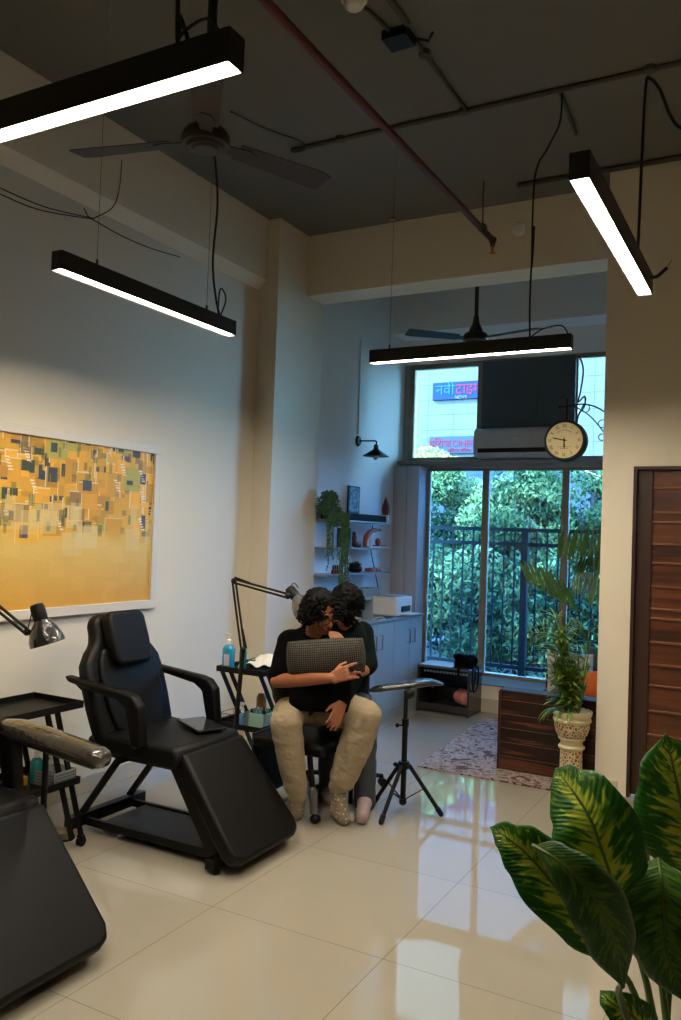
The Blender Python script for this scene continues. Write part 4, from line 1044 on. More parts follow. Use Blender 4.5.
m = MB(); m.lathe((-2.86, 7.12, 0.212), [(0.015, 0), (0.015, 0.02), (0, 0.021)], 14); obj('cap', m, mat('blue cap', (30, 60, 170), 0.4), t)

# ---------------- rug, daybed, cushions, planter
m = MB(); m.prism([(-2.235, 5.335, 0.0005), (-1.10, 5.335, 0.0005), (-1.10, 7.10, 0.0005), (-2.36, 7.10, 0.0005)], (0, 0, 0.009)); o = obj('rug', m, RUG); tag(o, 'faded grey and rust patterned rug on the polished floor of the alcove', 'rug')
t = thing('wooden_daybed', 'low wooden daybed with striped plank sides standing on the rug', 'daybed', (-1.2, 6.4, 0.01))
m = MB(); m.box((-1.74, 5.60, 0.012), (-1.075, 5.73, 0.545)); obj('plank_panel', m, SOFAW, t, bevel=0.004)
m = MB(); m.box((-1.745, 5.593, 0.545), (-1.075, 5.735, 0.556)); m.box((-1.752, 5.594, 0.012), (-1.735, 5.735, 0.545)); obj('edge_trim', m, WOODD, t)
m = MB(); m.box((-1.72, 5.73, 0.012), (-1.085, 7.05, 0.30)); obj('base', m, SOFAW, t)
m = MB(); m.box((-1.70, 5.735, 0.30), (-1.085, 7.04, 0.42)); obj('mattress', m, mat('dark mattress cover', (48, 40, 40), 0.9), t, bevel=0.03, seg=3)
m = MB(); m.box((-1.80, 7.05, 0.012), (-1.085, 7.14, 0.505)); obj('end_panel', m, SOFAW, t, bevel=0.004)
for k in range(5):
    m = MB(); m.box((-1.735, 5.5965, 0.102 + k * 0.0965), (-1.075, 5.6005, 0.104 + k * 0.0965)); obj('plank_seam', m, mat('seam', (120, 84, 60), 0.6) if k == 0 else bpy.data.materials['seam'], t)
def cushion(label, c, w, h, d, m_, yaw, tilt=12):
    m = MB(); M3 = Matrix.Rotation(yaw, 3, 'Z') @ Matrix.Rotation(math.radians(-tilt), 3, 'X')
    n = 14; o_ = 0; vs = []; fs = []
    for sgn in (-1, 1):
        for j in range(n + 1):
            for i in range(n + 1):
                u = i / n * 2 - 1; v = j / n * 2 - 1
                e = (1 - abs(u) ** 2.6) * (1 - abs(v) ** 2.6)
                pin = 1 - 0.06 * (1 - abs(u * v))
                vs.append(Vector(c) + M3 @ Vector((u * w / 2 * pin, sgn * (d / 2 * e ** 0.6 + 0.003), v * h / 2 * pin)))
    K = (n + 1) ** 2
    for s_ in range(2):
        for j in range(n):
            for i in range(n):
                a = s_ * K + j * (n + 1) + i; fs.append((a, a + 1, a + n + 2, a + n + 1) if s_ else (a, a + n + 1, a + n + 2, a + 1))
    ring_ = [i for i in range(n)] + [n + j * (n + 1) for j in range(n)] + [K - 1 - i for i in range(n)] + [(n - j) * (n + 1) for j in range(n)]
    for q in range(len(ring_)): a, b = ring_[q], ring_[(q + 1) % len(ring_)]; fs.append((a, b, b + K, a + K))
    m.add(vs, fs); o = obj('cushion', m, m_, sharp=70); tag(o, label, 'cushion', 'cushions on the wooden daybed'); return o
cushion('pale printed cushion leaning on the wooden daybed behind the plant', (-1.47, 6.50, 0.575), 0.36, 0.31, 0.14, CUSHW, math.radians(25))
cushion('small orange cushion on the wooden daybed behind the plant leaves', (-1.29, 6.34, 0.53), 0.24, 0.22, 0.10, mat('orange cushion', (200, 92, 24), 0.9), math.radians(15))
cushion('teal cushion on the wooden daybed close to the white pillar', (-1.25, 6.78, 0.60), 0.32, 0.34, 0.13, mat('teal cushion', (58, 84, 88), 0.9), math.radians(10))
m = MB(); m.tube(smooth_pts([(-1.77, 5.82, 0.42), (-1.765, 5.80, 0.34), (-1.77, 5.79, 0.24), (-1.765, 5.84, 0.20), (-1.77, 5.88, 0.28), (-1.765, 5.86, 0.42)]), 0.008, 6); o = obj('black_strap', m, TEEB); tag(o, 'short black strap dangling at the left side of the daybed', 'strap')
# ================================================================== RECLINING TREATMENT CHAIRS
def pad(name, poly_xz, y0, y1, m_, parent, bev=0.02, sub=0):
    m = MB(); m.prism([(x, y0, z) for x, z in poly_xz], (0, y1 - y0, 0)); return obj(name, m, m_, parent, bevel=bev, seg=3)
chair = thing('treatment_chair', 'black leatherette reclining treatment chair facing right, beside the seated person', 'chair', (-2.75, 3.40, 0), 'black reclining treatment chairs')
Y0, Y1 = 3.13, 3.68
# base
m = MB(); m.bar((-3.22, 3.10, 0.065), (-3.22, 3.66, 0.065), 0.05, 0.06); m.bar((-2.33, 3.12, 0.045), (-2.33, 3.66, 0.045), 0.05, 0.05)
m.box((-3.20, 3.20, 0.035), (-2.33, 3.225, 0.075)); m.box((-3.20, 3.55, 0.035), (-2.33, 3.575, 0.075)); m.box((-3.10, 3.225, 0.055), (-2.36, 3.55, 0.066))
obj('base_frame', m, BLACKM, chair, bevel=0.004)
for x, y in ((-3.22, 3.12), (-3.22, 3.64), (-2.31, 3.15), (-2.31, 3.63)):
    m = MB(); m.lathe((x, y, 0.0), [(0.018, 0), (0.02, 0.004), (0.02, 0.018), (0.010, 0.022), (0.010, 0.035)], 14); obj('foot', m, BLACKP, chair)
for y in (3.21, 3.56):
    m = MB(); m.bar((-3.23, y, 0.09), (-2.95, y, 0.46), 0.022, 0.03); obj('strut', m, BLACKM, chair)
    m = MB(); m.bar((-2.36, y, 0.06), (-2.62, y, 0.45), 0.03, 0.07); obj('front_strut', m, BLACKM, chair)
m = MB(); m.cyl((-3.01, 3.21, 0.38), (-3.01, 3.56, 0.38), 0.008); m.cyl((-3.01, 3.33, 0.38), (-3.01, 3.33, 0.44), 0.006); m.cyl((-3.01, 3.45, 0.38), (-3.01, 3.45, 0.44), 0.006); obj('cross_rod', m, BLACKM, chair)
m = MB(); m.box((-3.05, 3.20, 0.41), (-2.62, 3.60, 0.445)); obj('seat_frame', m, BLACKM, chair, bevel=0.004)
m = MB(); m.cyl((-2.72, 3.52, 0.44), (-2.60, 3.60, 0.16), 0.035); m.cyl((-2.60, 3.60, 0.16), (-2.55, 3.63, 0.07), 0.02); obj('actuator', m, BLACKP, chair)
# seat
pad('seat', [(-3.12, 0.445), (-2.57, 0.43), (-2.55, 0.49), (-2.58, 0.535), (-2.80, 0.53), (-3.10, 0.545), (-3.16, 0.50)], Y0 + 0.01, Y1 - 0.01, LEATH2, chair, 0.022)
# leg rest : slab with rounded lower corners
def slab(name, origin, ax, side, nrm, outline, th, m_, parent, bev=0.018):
    origin, ax, side, nrm = map(Vector, (origin, ax, side, nrm))
    m = MB(); m.prism([origin + ax * t + side * s for s, t in outline], nrm * -th); return obj(name, m, m_, parent, bevel=bev, seg=4)
top = Vector((-2.555, 0, 0.515)); bot = Vector((-2.165, 0, 0.075)); ax_ = (bot - top); LL = ax_.length; ax_.normalize(); nr = Vector((-ax_.z, 0, ax_.x))
if nr.z < 0: nr = -nr
o_ = Vector((top.x, (Y0 + Y1) / 2, top.z)); hw = 0.285
ol = [(-hw + 0.055, 0), (-hw, LL - 0.07), (-hw + 0.02, LL - 0.02), (-hw + 0.07, LL), (hw - 0.07, LL), (hw - 0.02, LL - 0.02), (hw, LL - 0.07), (hw - 0.015, 0)]
lr = slab('leg_rest', o_, ax_, (0, 1, 0), nr, ol, 0.075, LEATH, chair, 0.022)
m = MB(); m.bar(o_ - nr * 0.085 + ax_ * 0.02 + Vector((0, -0.14, 0)), o_ - nr * 0.085 + ax_ * 0.42 + Vector((0, -0.14, 0)), 0.03, 0.02); m.bar(o_ - nr * 0.085 + ax_ * 0.02 + Vector((0, 0.14, 0)), o_ - nr * 0.085 + ax_ * 0.42 + Vector((0, 0.14, 0)), 0.03, 0.02); obj('leg_rest_frame', m, BLACKM, chair)
# backrest
b0 = Vector((-3.02, (Y0 + Y1) / 2, 0.50)); b1 = Vector((-3.235, (Y0 + Y1) / 2, 1.125)); ba = (b1 - b0); BL = ba.length; ba.normalize(); bn = Vector((ba.z, 0, -ba.x))
def sym(pts): return [(-s, t) for s, t in pts] + [(s, t) for s, t in pts[::-1]]
bol = sym([(0.25, -0.02), (0.275, 0.02), (0.290, 0.18), (0.290, 0.33), (0.278, 0.41), (0.235, 0.47), (0.188, 0.51), (0.172, 0.56), (0.168, BL - 0.05), (0.155, BL - 0.015), (0.12, BL)])
slab('backrest', b0, ba, (0, 1, 0), bn, bol, 0.085, LEATH, chair, 0.03)
fl = sym([(0.14, 0.02), (0.18, 0.05), (0.21, 0.18), (0.22, 0.33), (0.205, 0.41), (0.17, 0.47)])
slab('back_cushion', b0 + bn * 0.022, ba, (0, 1, 0), bn, fl, 0.03, LEATH, chair, 0.02)
hl = sym([(0.11, BL - 0.30), (0.135, BL - 0.27), (0.142, BL - 0.16), (0.138, BL - 0.04), (0.11, BL - 0.005)])
slab('head_cushion', b0 + bn * 0.075 + Vector((0, 0.0, 0)), ba, (0, 1, 0), bn, hl, 0.075, LEATH, chair, 0.028)
m = MB(); m.bar((-3.16, 3.25, 0.42), (-3.10, 3.25, 0.62), 0.03, 0.012); m.bar((-3.16, 3.56, 0.42), (-3.10, 3.56, 0.62), 0.03, 0.012); obj('recline_bracket', m, CHROME, chair)
for y, s_ in ((3.105, 1), (3.705, -1)):
    m = MB(); m.prism([(-3.27, y - 0.03, 0.818), (-3.24, y - 0.03, 0.788), (-2.90, y - 0.03, 0.735), (-2.845, y - 0.03, 0.70), (-2.80, y - 0.03, 0.52), (-2.73, y - 0.03, 0.52), (-2.755, y - 0.03, 0.72), (-2.80, y - 0.03, 0.768), (-2.86, y - 0.03, 0.782)], (0, 0.06, 0))
    obj('armrest', m, LEATH, chair, bevel=0.014, seg=3)
    m = MB(); m.bar((-2.80, y, 0.55), (-2.86, y + s_ * 0.10, 0.435), 0.025, 0.02); m.bar((-3.23, y, 0.80), (-3.19, y + s_ * 0.04, 0.74), 0.014, 0.014); obj('armrest_bracket', m, BLACKM, chair)
dup(chair, (0.012, -1.352, 0), 'black leatherette reclining treatment chair cut off by the left edge, nearest to the camera')
# tablet on the seat
t = thing('tablet', 'thin black tablet lying on the seat of the reclining chair', 'tablet', (-2.82, 3.55, 0.55))
q = [Vector((-2.93, 3.59, 0.546)), Vector((-2.67, 3.45, 0.546)), Vector((-2.60, 3.60, 0.546)), Vector((-2.86, 3.74, 0.546))]
q = [Vector((p.x + 0.015, p.y - 0.03, p.z)) for p in q]
m = MB(); m.prism(q, (0, 0, 0.010)); obj('body', m, BLACKP, t, bevel=0.003)
cq = sum(q, Vector()) / 4
m = MB(); m.prism([cq + (p - cq) * 0.93 + Vector((0, 0, 0.0101)) for p in q], (0, 0, 0.0006)); obj('screen', m, mat('glossy screen', (34, 34, 36), 0.08), t)

# ================================================================== CARTS
def cart(label, x0, x1, y0, y1, zt, zl, dtop, dbot):
    t = thing('tool_cart', label, 'cart', ((x0 + x1) / 2, (y0 + y1) / 2, 0), 'black two-tier tool carts')
    for z, nm in ((zt, 'top_tray'), (zl, 'lower_tray')):
        m = MB(); m.box((x0, y0, z - 0.022), (x1, y1, z - 0.016))
        m.box((x0, y0, z - 0.016), (x0 + 0.006, y1, z + 0.012)); m.box((x1 - 0.006, y0, z - 0.016), (x1, y1, z + 0.012))
        m.box((x0 + 0.006, y0, z - 0.016), (x1 - 0.006, y0 + 0.006, z + 0.012)); m.box((x0 + 0.006, y1 - 0.006, z - 0.016), (x1 - 0.006, y1, z + 0.012))
        obj(nm, m, BLACKM, t)
    for x in (x0 + 0.03, x1 - 0.03):
        for a, b in zip(dtop, dbot):
            m = MB(); m.bar((x, a, zt - 0.02), (x, b, 0.05), 0.014, 0.024, up=(0, 1, 0)); obj('leg', m, BLACKM, t)
    for x in (x0 + 0.03, x1 - 0.03):
        for y in (min(dbot), max(dbot)):
            c = MB(); c.cyl((x - 0.012, y, 0.024), (x + 0.012, y, 0.024), 0.024); c.box((x - 0.016, y - 0.012, 0.02), (x + 0.016, y + 0.012, 0.055)); obj('caster', c, BLACKP, t)
    return t
cart('black two-tier tool cart between the two reclining chairs, mostly bare top tray', -3.39, -3.04, 2.50, 3.0, 0.72, 0.35, (2.56, 2.62, 2.80, 2.86), (2.46, 2.52, 2.99, 3.05))
cart('black two-tier tool cart crowded with bottles beside the seated person', -3.13, -2.78, 4.19, 4.68, 0.735, 0.395, (4.21, 4.29), (4.66, 4.74))

def pump_bottle(label, c, r, h, body, cap, group=None, name='pump_bottle'):
    c = Vector(c); t = thing(name, label, 'bottle', c, group)
    m = MB(); m.lathe(c, [(r * 0.9, 0), (r, 0.008), (r, h * 0.75), (r * 0.75, h * 0.85), (r * 0.34, h * 0.93), (r * 0.34, h)], 22); obj('bottle_body', m, body, t)
    m = MB(); m.lathe(c + Vector((0, 0, h)), [(r * 0.42, -0.012), (r * 0.42, 0.015), (r * 0.15, 0.02), (r * 0.15, 0.045), (0, 0.046)], 14); m.box(c + Vector((-0.035, -0.008, h + 0.040)), c + Vector((0.012, 0.008, h + 0.055))); obj('pump', m, cap, t)
    return t
TZ = 0.735 - 0.016
a = pump_bottle('big bottle of blue sanitiser with a white pump on the cart top', (-3.09, 4.26, TZ), 0.040, 0.170, BLUEL, WHITEP)
m = MB(); m.box((-3.095, 4.217, TZ + 0.03), (-3.055, 4.2195, TZ + 0.10)); obj('label', m, mat('white label', (190, 190, 205), 0.6), a)
a = pump_bottle('slim teal bottle standing behind the lamp pole on the cart top', (-3.05, 4.36, TZ), 0.024, 0.13, TEAL, WHITEP)
m = MB(); m.lathe((-3.03, 4.43, TZ), [(0.02, 0), (0.026, 0.05), (0.024, 0.05), (0.018, 0.004)], 18); o = obj('small_cup', m, mat('grey cup', (110, 120, 110), 0.4)); tag(o, 'small grey cup on the cart top next to the bottles', 'cup')
m = MB(); m.lathe((-3.0, 4.26, TZ), [(0.012, 0), (0.012, 0.03), (0.006, 0.04), (0, 0.041)], 12); o = obj('ink_bottle', m, WHITEP); tag(o, 'tiny white ink bottle at the front of the cart top', 'bottle')
m = MB(); m.box((-3.04, 4.47, TZ), (-2.86, 4.64, TZ + 0.022)); m.prism([(-3.04, 4.56, TZ + 0.022), (-3.04, 4.64, TZ + 0.022), (-3.04, 4.64, TZ + 0.06)], (0.18, 0, 0)); o = obj('black_box', m, BLACKP, bevel=0.003); tag(o, 'black open case on the back of the cart top under the tissue', 'case')
m = MB()
n = 12
vs = []; 
for j in range(n + 1):
    for i in range(n + 1):
        u = i / n; v = j / n; p = Vector((-3.03 + 0.17 * u, 4.36 + 0.17 * v, TZ + 0.024 + 0.05 * v * v + 0.012 * math.sin(u * 9 + v * 4) * (1 - v * 0.4))); vs.append(p)
fs = [(j * (n + 1) + i, j * (n + 1) + i + 1, (j + 1) * (n + 1) + i + 1, (j + 1) * (n + 1) + i) for j in range(n) for i in range(n)]
m.add(vs, fs); o = obj('white_tissue', m, PAPER); so = o.modifiers.new('s', 'SOLIDIFY'); so.thickness = 0.003; tag(o, 'white tissue spread on the cart top beside the person', 'tissue')
LZ2 = 0.395 - 0.016
t = thing('wire_basket', 'dark wire basket on the lower tray, left side of the crowded cart', 'basket', (-3.07, 4.31, LZ2))
m = MB()
for z in (0.004, 0.035, 0.068):
    e = 0.04 + z * 0.25; m.tube([(-3.07 - e, 4.27 - e * .6, LZ2 + z), (-3.07 + e, 4.27 - e * .6, LZ2 + z), (-3.07 + e, 4.35 + e * .6, LZ2 + z), (-3.07 - e, 4.35 + e * .6, LZ2 + z), (-3.07 - e, 4.27 - e * .6, LZ2 + z)], 0.002, 5)
for k in range(9):
    x = -3.11 + k * 0.01; m.tube([(x, 4.246, LZ2 + 0.004), (-3.07 + (x + 3.07) * 1.4, 4.235, LZ2 + 0.068)], 0.0013, 4); m.tube([(x, 4.374, LZ2 + 0.004), (-3.07 + (x + 3.07) * 1.4, 4.385, LZ2 + 0.068)], 0.0013, 4)
obj('wire_frame', m, BLACKM, t)
t = thing('pale_green_box', 'pale green open box full of small bottles on the lower tray of the crowded cart', 'box', (-2.89, 4.33, LZ2))
GB = mat('pale green plastic', (150, 185, 175), 0.5)
m = MB(); x0, x1, y0, y1, z0, z1 = -2.945, -2.80, 4.25, 4.41, LZ2, LZ2 + 0.095
m.box((x0, y0, z0), (x1, y1, z0 + 0.004)); m.box((x0, y0, z0), (x0 + 0.004, y1, z1)); m.box((x1 - 0.004, y0, z0), (x1, y1, z1)); m.box((x0, y0, z0), (x1, y0 + 0.004, z1)); m.box((x0, y1 - 0.004, z0), (x1, y1, z1)); obj('tub', m, GB, t)
for k in range(6):
    c = Vector((-2.92 + (k % 3) * 0.045, 4.29 + (k // 3) * 0.07, LZ2 + 0.005))
    m = MB(); m.lathe(c, [(0.013, 0), (0.013, 0.08), (0.006, 0.09), (0.006, 0.105), (0, 0.107)], 12); o = obj('ink_bottle', m, [BLACKP, BLUEL, BLACKP, WHITEP, BLACKP, TEAL][k]); tag(o, ['black ink bottle in the front left of the pale green box', 'blue ink bottle in the front of the pale green box', 'black ink bottle in the front right of the pale green box', 'white ink bottle in the back of the pale green box', 'black ink bottle in the middle back of the pale green box', 'teal ink bottle in the back right of the pale green box'][k], 'bottle', 'ink bottles in the pale green box')
pump_bottle('pale blue bottle standing beside the pale green box on the lower tray', (-2.985, 4.29, LZ2), 0.022, 0.085, mat('pale blue plastic', (90, 140, 190), 0.3), WHITEP)
m = MB(); m.lathe((-2.99, 4.50, LZ2), [(0.03, 0), (0.033, 0.005), (0.033, 0.14), (0.02, 0.165), (0, 0.166)], 20); o = obj('amber_bottle', m, mat('amber plastic', (150, 104, 24), 0.35)); tag(o, 'amber yellow bottle standing at the back of the lower tray', 'bottle')
# things on the lower tray of the first cart
L1 = 0.35 - 0.016
c = at_y(36, 776, 2.87)
pump_bottle('teal foam bottle with white pump on the lower tray behind the wrapped armrest', (c.x, 2.87, L1), 0.030, 0.135, TEAL, WHITEP)
pump_bottle('clear bottle beside the teal foam bottle on the lower tray', (c.x + 0.02, 2.945, L1), 0.026, 0.12, CLEARP, WHITEP)
PB = mat('grey perforated plastic', (120, 124, 122), 0.5)
t = thing('perforated_basket', 'grey perforated plastic basket on the lower tray of the bare cart', 'basket', (-3.12, 2.92, L1))
m = MB(); x0, x1, y0, y1 = -3.20, -3.055, 2.845, 2.985
m.box((x0, y0, L1), (x1, y1, L1 + 0.004)); m.box((x0, y0, L1), (x0 + .004, y1, L1 + 0.07)); m.box((x1 - .004, y0, L1), (x1, y1, L1 + 0.07)); m.box((x0, y0, L1), (x1, y0 + .004, L1 + 0.07)); m.box((x0, y1 - .004, L1), (x1, y1, L1 + 0.07)); obj('basket_body', m, PB, t)
m = MB()
for i in range(11):
    for j in range(4):
        m.box((x0 + 0.012 + i * 0.012, y0 - 0.0008, L1 + 0.012 + j * 0.014), (x0 + 0.018 + i * 0.012, y0 + 0.0002, L1 + 0.018 + j * 0.014)); m.box((x1 - 0.0002, y0 + 0.012 + i * 0.012, L1 + 0.012 + j * 0.014), (x1 + 0.0008, y0 + 0.018 + i * 0.012, L1 + 0.018 + j * 0.014))
obj('holes', m, BLACKP, t)
m = MB(); m.ell((-3.12, 2.92, L1 + 0.065), (0.05, 0.05, 0.03)); o = organic('grey_wraps', m, mat('grey film', (110, 112, 110), 0.4), None, 0.007, 1, disp=lambda p: 0.010 * NZ.noise(p * 40)); tag(o, 'crumpled grey film heaped in the perforated basket', 'film')
c = at_y(22, 776, 2.80)
m = MB(); m.box((c.x - 0.02, 2.78, L1), (c.x + 0.02, 2.82, L1 + 0.045)); o = obj('yellow_box', m, mat('yellow pack', (170, 120, 20), 0.6), bevel=0.006); tag(o, 'small yellow pack at the left on the lower tray', 'box')

# ================================================================== WRAPPED ARMRESTS
def sweep(m, pts, ws, hs, up=(0, 0, 1), n=16, k=5):
    P_ = smooth_pts(pts, k); o = len(m.v); N_ = len(P_); up = Vector(up)
    for i, p in enumerate(P_):
        f = i / (N_ - 1) * (len(ws) - 1); q = min(int(f), len(ws) - 2); f -= q
        w = ws[q] * (1 - f) + ws[q + 1] * f; h = hs[q] * (1 - f) + hs[q + 1] * f
        t = (P_[min(i + 1, N_ - 1)] - P_[max(i - 1, 0)]).normalized(); s = t.cross(up).normalized(); u = s.cross(t)
        for j in range(n):
            a = 2 * math.pi * j / n; ca, sa = math.cos(a), math.sin(a)
            m.v.append(p + s * (w / 2 * math.copysign(abs(ca) ** 0.7, ca)) + u * (h / 2 * math.copysign(abs(sa) ** 0.7, sa)))
    for i in range(N_ - 1):
        for j in range(n):
            a = o + i * n + j; b = o + i * n + (j + 1) % n; m.f.append((a, b, b + n, a + n))
    m.f.append(tuple(o + j for j in range(n))[::-1]); m.f.append(tuple(o + (N_ - 1) * n + j for j in range(n)))
t = thing('arm_rest_stand', 'padded armrest wrapped in cling film on a pole at the left edge', 'armrest', (-2.50, 2.40, 0), 'film-wrapped armrests on stands')
A = [at_y(-22, 732, 2.38), at_y(5, 729, 2.38), at_y(30, 734, 2.38), at_y(65, 746, 2.38), at_y(95, 757, 2.38), at_y(105, 761, 2.38)]
m = MB(); sweep(m, A, [0.06, 0.11, 0.12, 0.12, 0.12, 0.11, 0.07], [0.05, 0.08, 0.09, 0.085, 0.08, 0.08, 0.05]); obj('wrapped_pad', m, WRAP, t, sharp=60)
pb = at_y(45, 775, 2.38)
m = MB(); m.cyl((pb.x, 2.38, 0.02), (pb.x, 2.38, 0.70), 0.012); m.box((pb.x - 0.05, 2.35, 0.70), (pb.x + 0.05, 2.41, 0.715)); obj('pole', m, BLACKM, t)
m = MB(); m.lathe((pb.x, 2.38, 0), [(0.13, 0), (0.13, 0.01), (0.03, 0.025), (0.02, 0.04)], 24); obj('base', m, BLACKM, t)
c = at_z(63, 830, 0.04)
t = thing('foot_pedal', 'small round metallic foot pedal on the floor by the cart casters', 'pedal', (c.x, c.y, 0))
m = MB(); m.lathe((c.x, c.y, 0), [(0.05, 0), (0.055, 0.01), (0.045, 0.035), (0.02, 0.048), (0, 0.05)], 24); obj('dome', m, mat('brushed metal', (150, 140, 125), 0.35, metal=0.9), t)
m = MB(); m.lathe((c.x, c.y, 0), [(0.060, 0.0), (0.062, 0.006), (0.056, 0.009), (0.05, 0.005)], 24); obj('rubber_ring', m, BLACKP, t)

hub = Vector((-1.935, 4.42, 0.275))
t = thing('tripod_arm_rest', 'film-wrapped armrest pad on a black tripod standing on the open floor', 'armrest', (hub.x, hub.y, 0), 'film-wrapped armrests on stands')
m = MB(); m.cyl((hub.x, hub.y, 0.06), (hub.x, hub.y, 0.52), 0.016); m.cyl((hub.x, hub.y, 0.52), (hub.x, hub.y, 0.70), 0.012); m.cyl((hub.x, hub.y, 0.50), (hub.x, hub.y, 0.54), 0.021); m.lathe((hub.x, hub.y, 0.045), [(0.012, 0), (0.022, 0.01), (0.022, 0.03), (0.016, 0.04)], 12); obj('pole', m, BLACKM, t)
m = MB(); m.cyl(hub + Vector((0, 0, -0.02)), hub + Vector((0, 0, 0.02)), 0.032, n=18); obj('hub', m, BLACKP, t)
feet = [at_z(381, 822, 0.015), at_z(441, 814, 0.015), at_z(375, 801, 0.015)]
for f in feet:
    h = hub + (Vector((f.x, f.y, hub.z)) - hub).normalized() * 0.03
    e = h.lerp(f, 0.90)
    m = MB(); m.cyl(h, e, 0.012); l = obj('leg', m, BLACKM, t)
    m = MB(); m.caps(e, f, 0.016, 0.015); obj('rubber_foot', m, BLACKP, l)
    m = MB(); m.bar((hub.x, hub.y, 0.07), h.lerp(f, 0.48), 0.010, 0.005); obj('brace', m, BLACKM, t)
for z, sx in ((0.275, -0.05), (0.50, -0.045)):
    m = MB(); m.cyl((hub.x, hub.y, z), (hub.x + sx * 0.88, hub.y + sx * 0.48, z), 0.005, n=8); m.ell((hub.x + sx * 0.88, hub.y + sx * 0.48, z), 0.013, nu=10, nv=6); obj('knob', m, BLACKP, t)
m = MB(); m.ell((hub.x + 0.02, hub.y, 0.685), (0.03, 0.03, 0.03)); obj('tilt_joint', m, BLACKP, t)
A = [at_z(370, 691, 0.690), at_z(382, 688, 0.705), at_z(404, 685, 0.722), at_z(428, 682, 0.735), at_z(443, 684, 0.725)]
A = [Vector((p.x, p.y, p.z)) for p in A]
m = MB(); sweep(m, A, [0.04, 0.085, 0.10, 0.13, 0.12, 0.06], [0.012, 0.035, 0.038, 0.042, 0.036, 0.014]); obj('wrapped_pad', m, wrap_mat('dark pad under cling film', (30, 30, 32)), t, sharp=60)

# ================================================================== SWING ARM LAMPS
def dome_lamp(t, joint, head, axis, lit, scale=1.0, shade=None):
    axis = Vector(axis).normalized(); q = Vector((0, 0, -1)).rotation_difference(axis).to_matrix()
    head = Vector(head)
    m = MB(); m.lathe(head, [(0.075, -0.085), (0.073, -0.06), (0.058, -0.02), (0.036, 0.01), (0.030, 0.02), (0.026, 0.018), (0.032, 0.004), (0.054, -0.024), (0.069, -0.062), (0.071, -0.085)], 28, q @ Matrix.Diagonal((scale, scale, scale))); obj('lamp_shade', m, shade or WRAPL, t)
    m = MB(); m.lathe(head, [(0.029, 0.015), (0.031, 0.03), (0.031, 0.075), (0.026, 0.09), (0, 0.094)], 20, q @ Matrix.Diagonal((scale, scale, scale))); obj('socket_cap', m, BLACKM, t)
    bm_ = mat('lit bulb', (255, 250, 240), 0.5, emit=(1.0, 0.88, 0.72), estr=16) if lit else BULB
    m = MB(); m.ell(head + axis * 0.04 * scale, 0.026 * scale); obj('bulb', m, bm_, t)
t = thing('swing_arm_lamp', 'lit swing-arm lamp reaching over the seated person from the cart side', 'lamp', at_y(243, 648, 4.22), 'black swing-arm lamps')
pt = at_y(243, 650, 4.13); el = at_y(234, 581, 4.17); jt = at_d(288, 596, 4.72); hd_ = at_d(298, 600, 4.74)
m = MB(); base = Vector((pt.x - 0.005, 4.05, 0.0)); pb_ = Vector((base.x, base.y, 0.03))
m.tube([pb_, pt], 0.014, 10); obj('pole', m, BLACKM, t)
m = MB(); m.lathe(base, [(0.12, 0), (0.12, 0.012), (0.03, 0.026), (0.015, 0.05)], 24); obj('base', m, BLACKM, t)
s = RT * 0.012
for nm, p, q_ in (('lower_arm', pt, el), ('upper_arm', el, jt)):
    m = MB(); ofs = Vector((0.018, 0.01, 0)) if nm == 'lower_arm' else Vector((0, 0, 0.022))
    m.cyl(p - ofs * .5, q_ - ofs * .5, 0.0068, n=8); m.cyl(p + ofs * .5, q_ + ofs * .5, 0.0068, n=8); m.cyl(p.lerp(q_, 0.02) + ofs, p.lerp(q_, 0.3) + ofs * .6, 0.0075, n=8); obj(nm, m, BLACKM, t)
for p in (pt, el):
    m = MB(); m.ell(p, 0.019, nu=12, nv=8); obj('joint', m, BLACKM, t)
m = MB(); m.ell(jt, 0.019, nu=12, nv=8)
m.tube(smooth_pts([jt, at_d(290, 588, 4.72), at_d(294, 583, 4.74), hd_ + Vector((0, 0, 0.07))]), 0.003, 6); m.cyl(jt, hd_ + Vector((0, 0, 0.03)), 0.006, n=8); obj('joint', m, BLACKM, t)
dome_lamp(t, jt, hd_, (RT * 0.60 - UP * 0.72 - FW * 0.35), True)
t = thing('swing_arm_lamp', 'unlit swing-arm lamp wrapped in film, reaching in from the left edge', 'lamp', Vector((-3.3, 1.9, 0)), 'black swing-arm lamps')
jt = at_y(27, 632, 2.60); el = at_y(-60, 560, 2.35); pt = Vector((el.x - 0.05, 2.2, 0.85)); hd_ = at_y(42, 629, 2.63)
m = MB(); m.tube([(pt.x, pt.y, 0.03), pt], 0.011, 10); obj('pole', m, BLACKM, t)
m = MB(); m.lathe((pt.x, pt.y, 0), [(0.12, 0), (0.12, 0.012), (0.03, 0.026), (0.015, 0.05)], 24); obj('base', m, BLACKM, t)
for nm, p, q_ in (('lower_arm', pt, el), ('upper_arm', el, jt)):
    m = MB(); ofs = Vector((0.02, 0.01, 0)) if nm == 'lower_arm' else Vector((0, 0, 0.026))
    m.cyl(p - ofs * .5, q_ - ofs * .5, 0.0068, n=8); m.cyl(p + ofs * .5, q_ + ofs * .5, 0.0068, n=8); obj(nm, m, BLACKM, t)
for p in (pt, el):
    m = MB(); m.ell(p, 0.017, nu=12, nv=8); obj('joint', m, BLACKM, t)
m = MB(); m.ell(jt, 0.017, nu=12, nv=8)
m.cyl(jt, hd_, 0.006, n=8); m.tube([jt, at_y(32, 612, 2.62), at_y(35, 608, 2.63)], 0.003, 6); obj('joint', m, BLACKM, t)
dome_lamp(t, jt, hd_ + Vector((0, 0, 0.02)), (RT * 0.27 - UP * 0.95), False, 1.05, wrap_mat('dark shade under cling film', (34, 34, 36)))

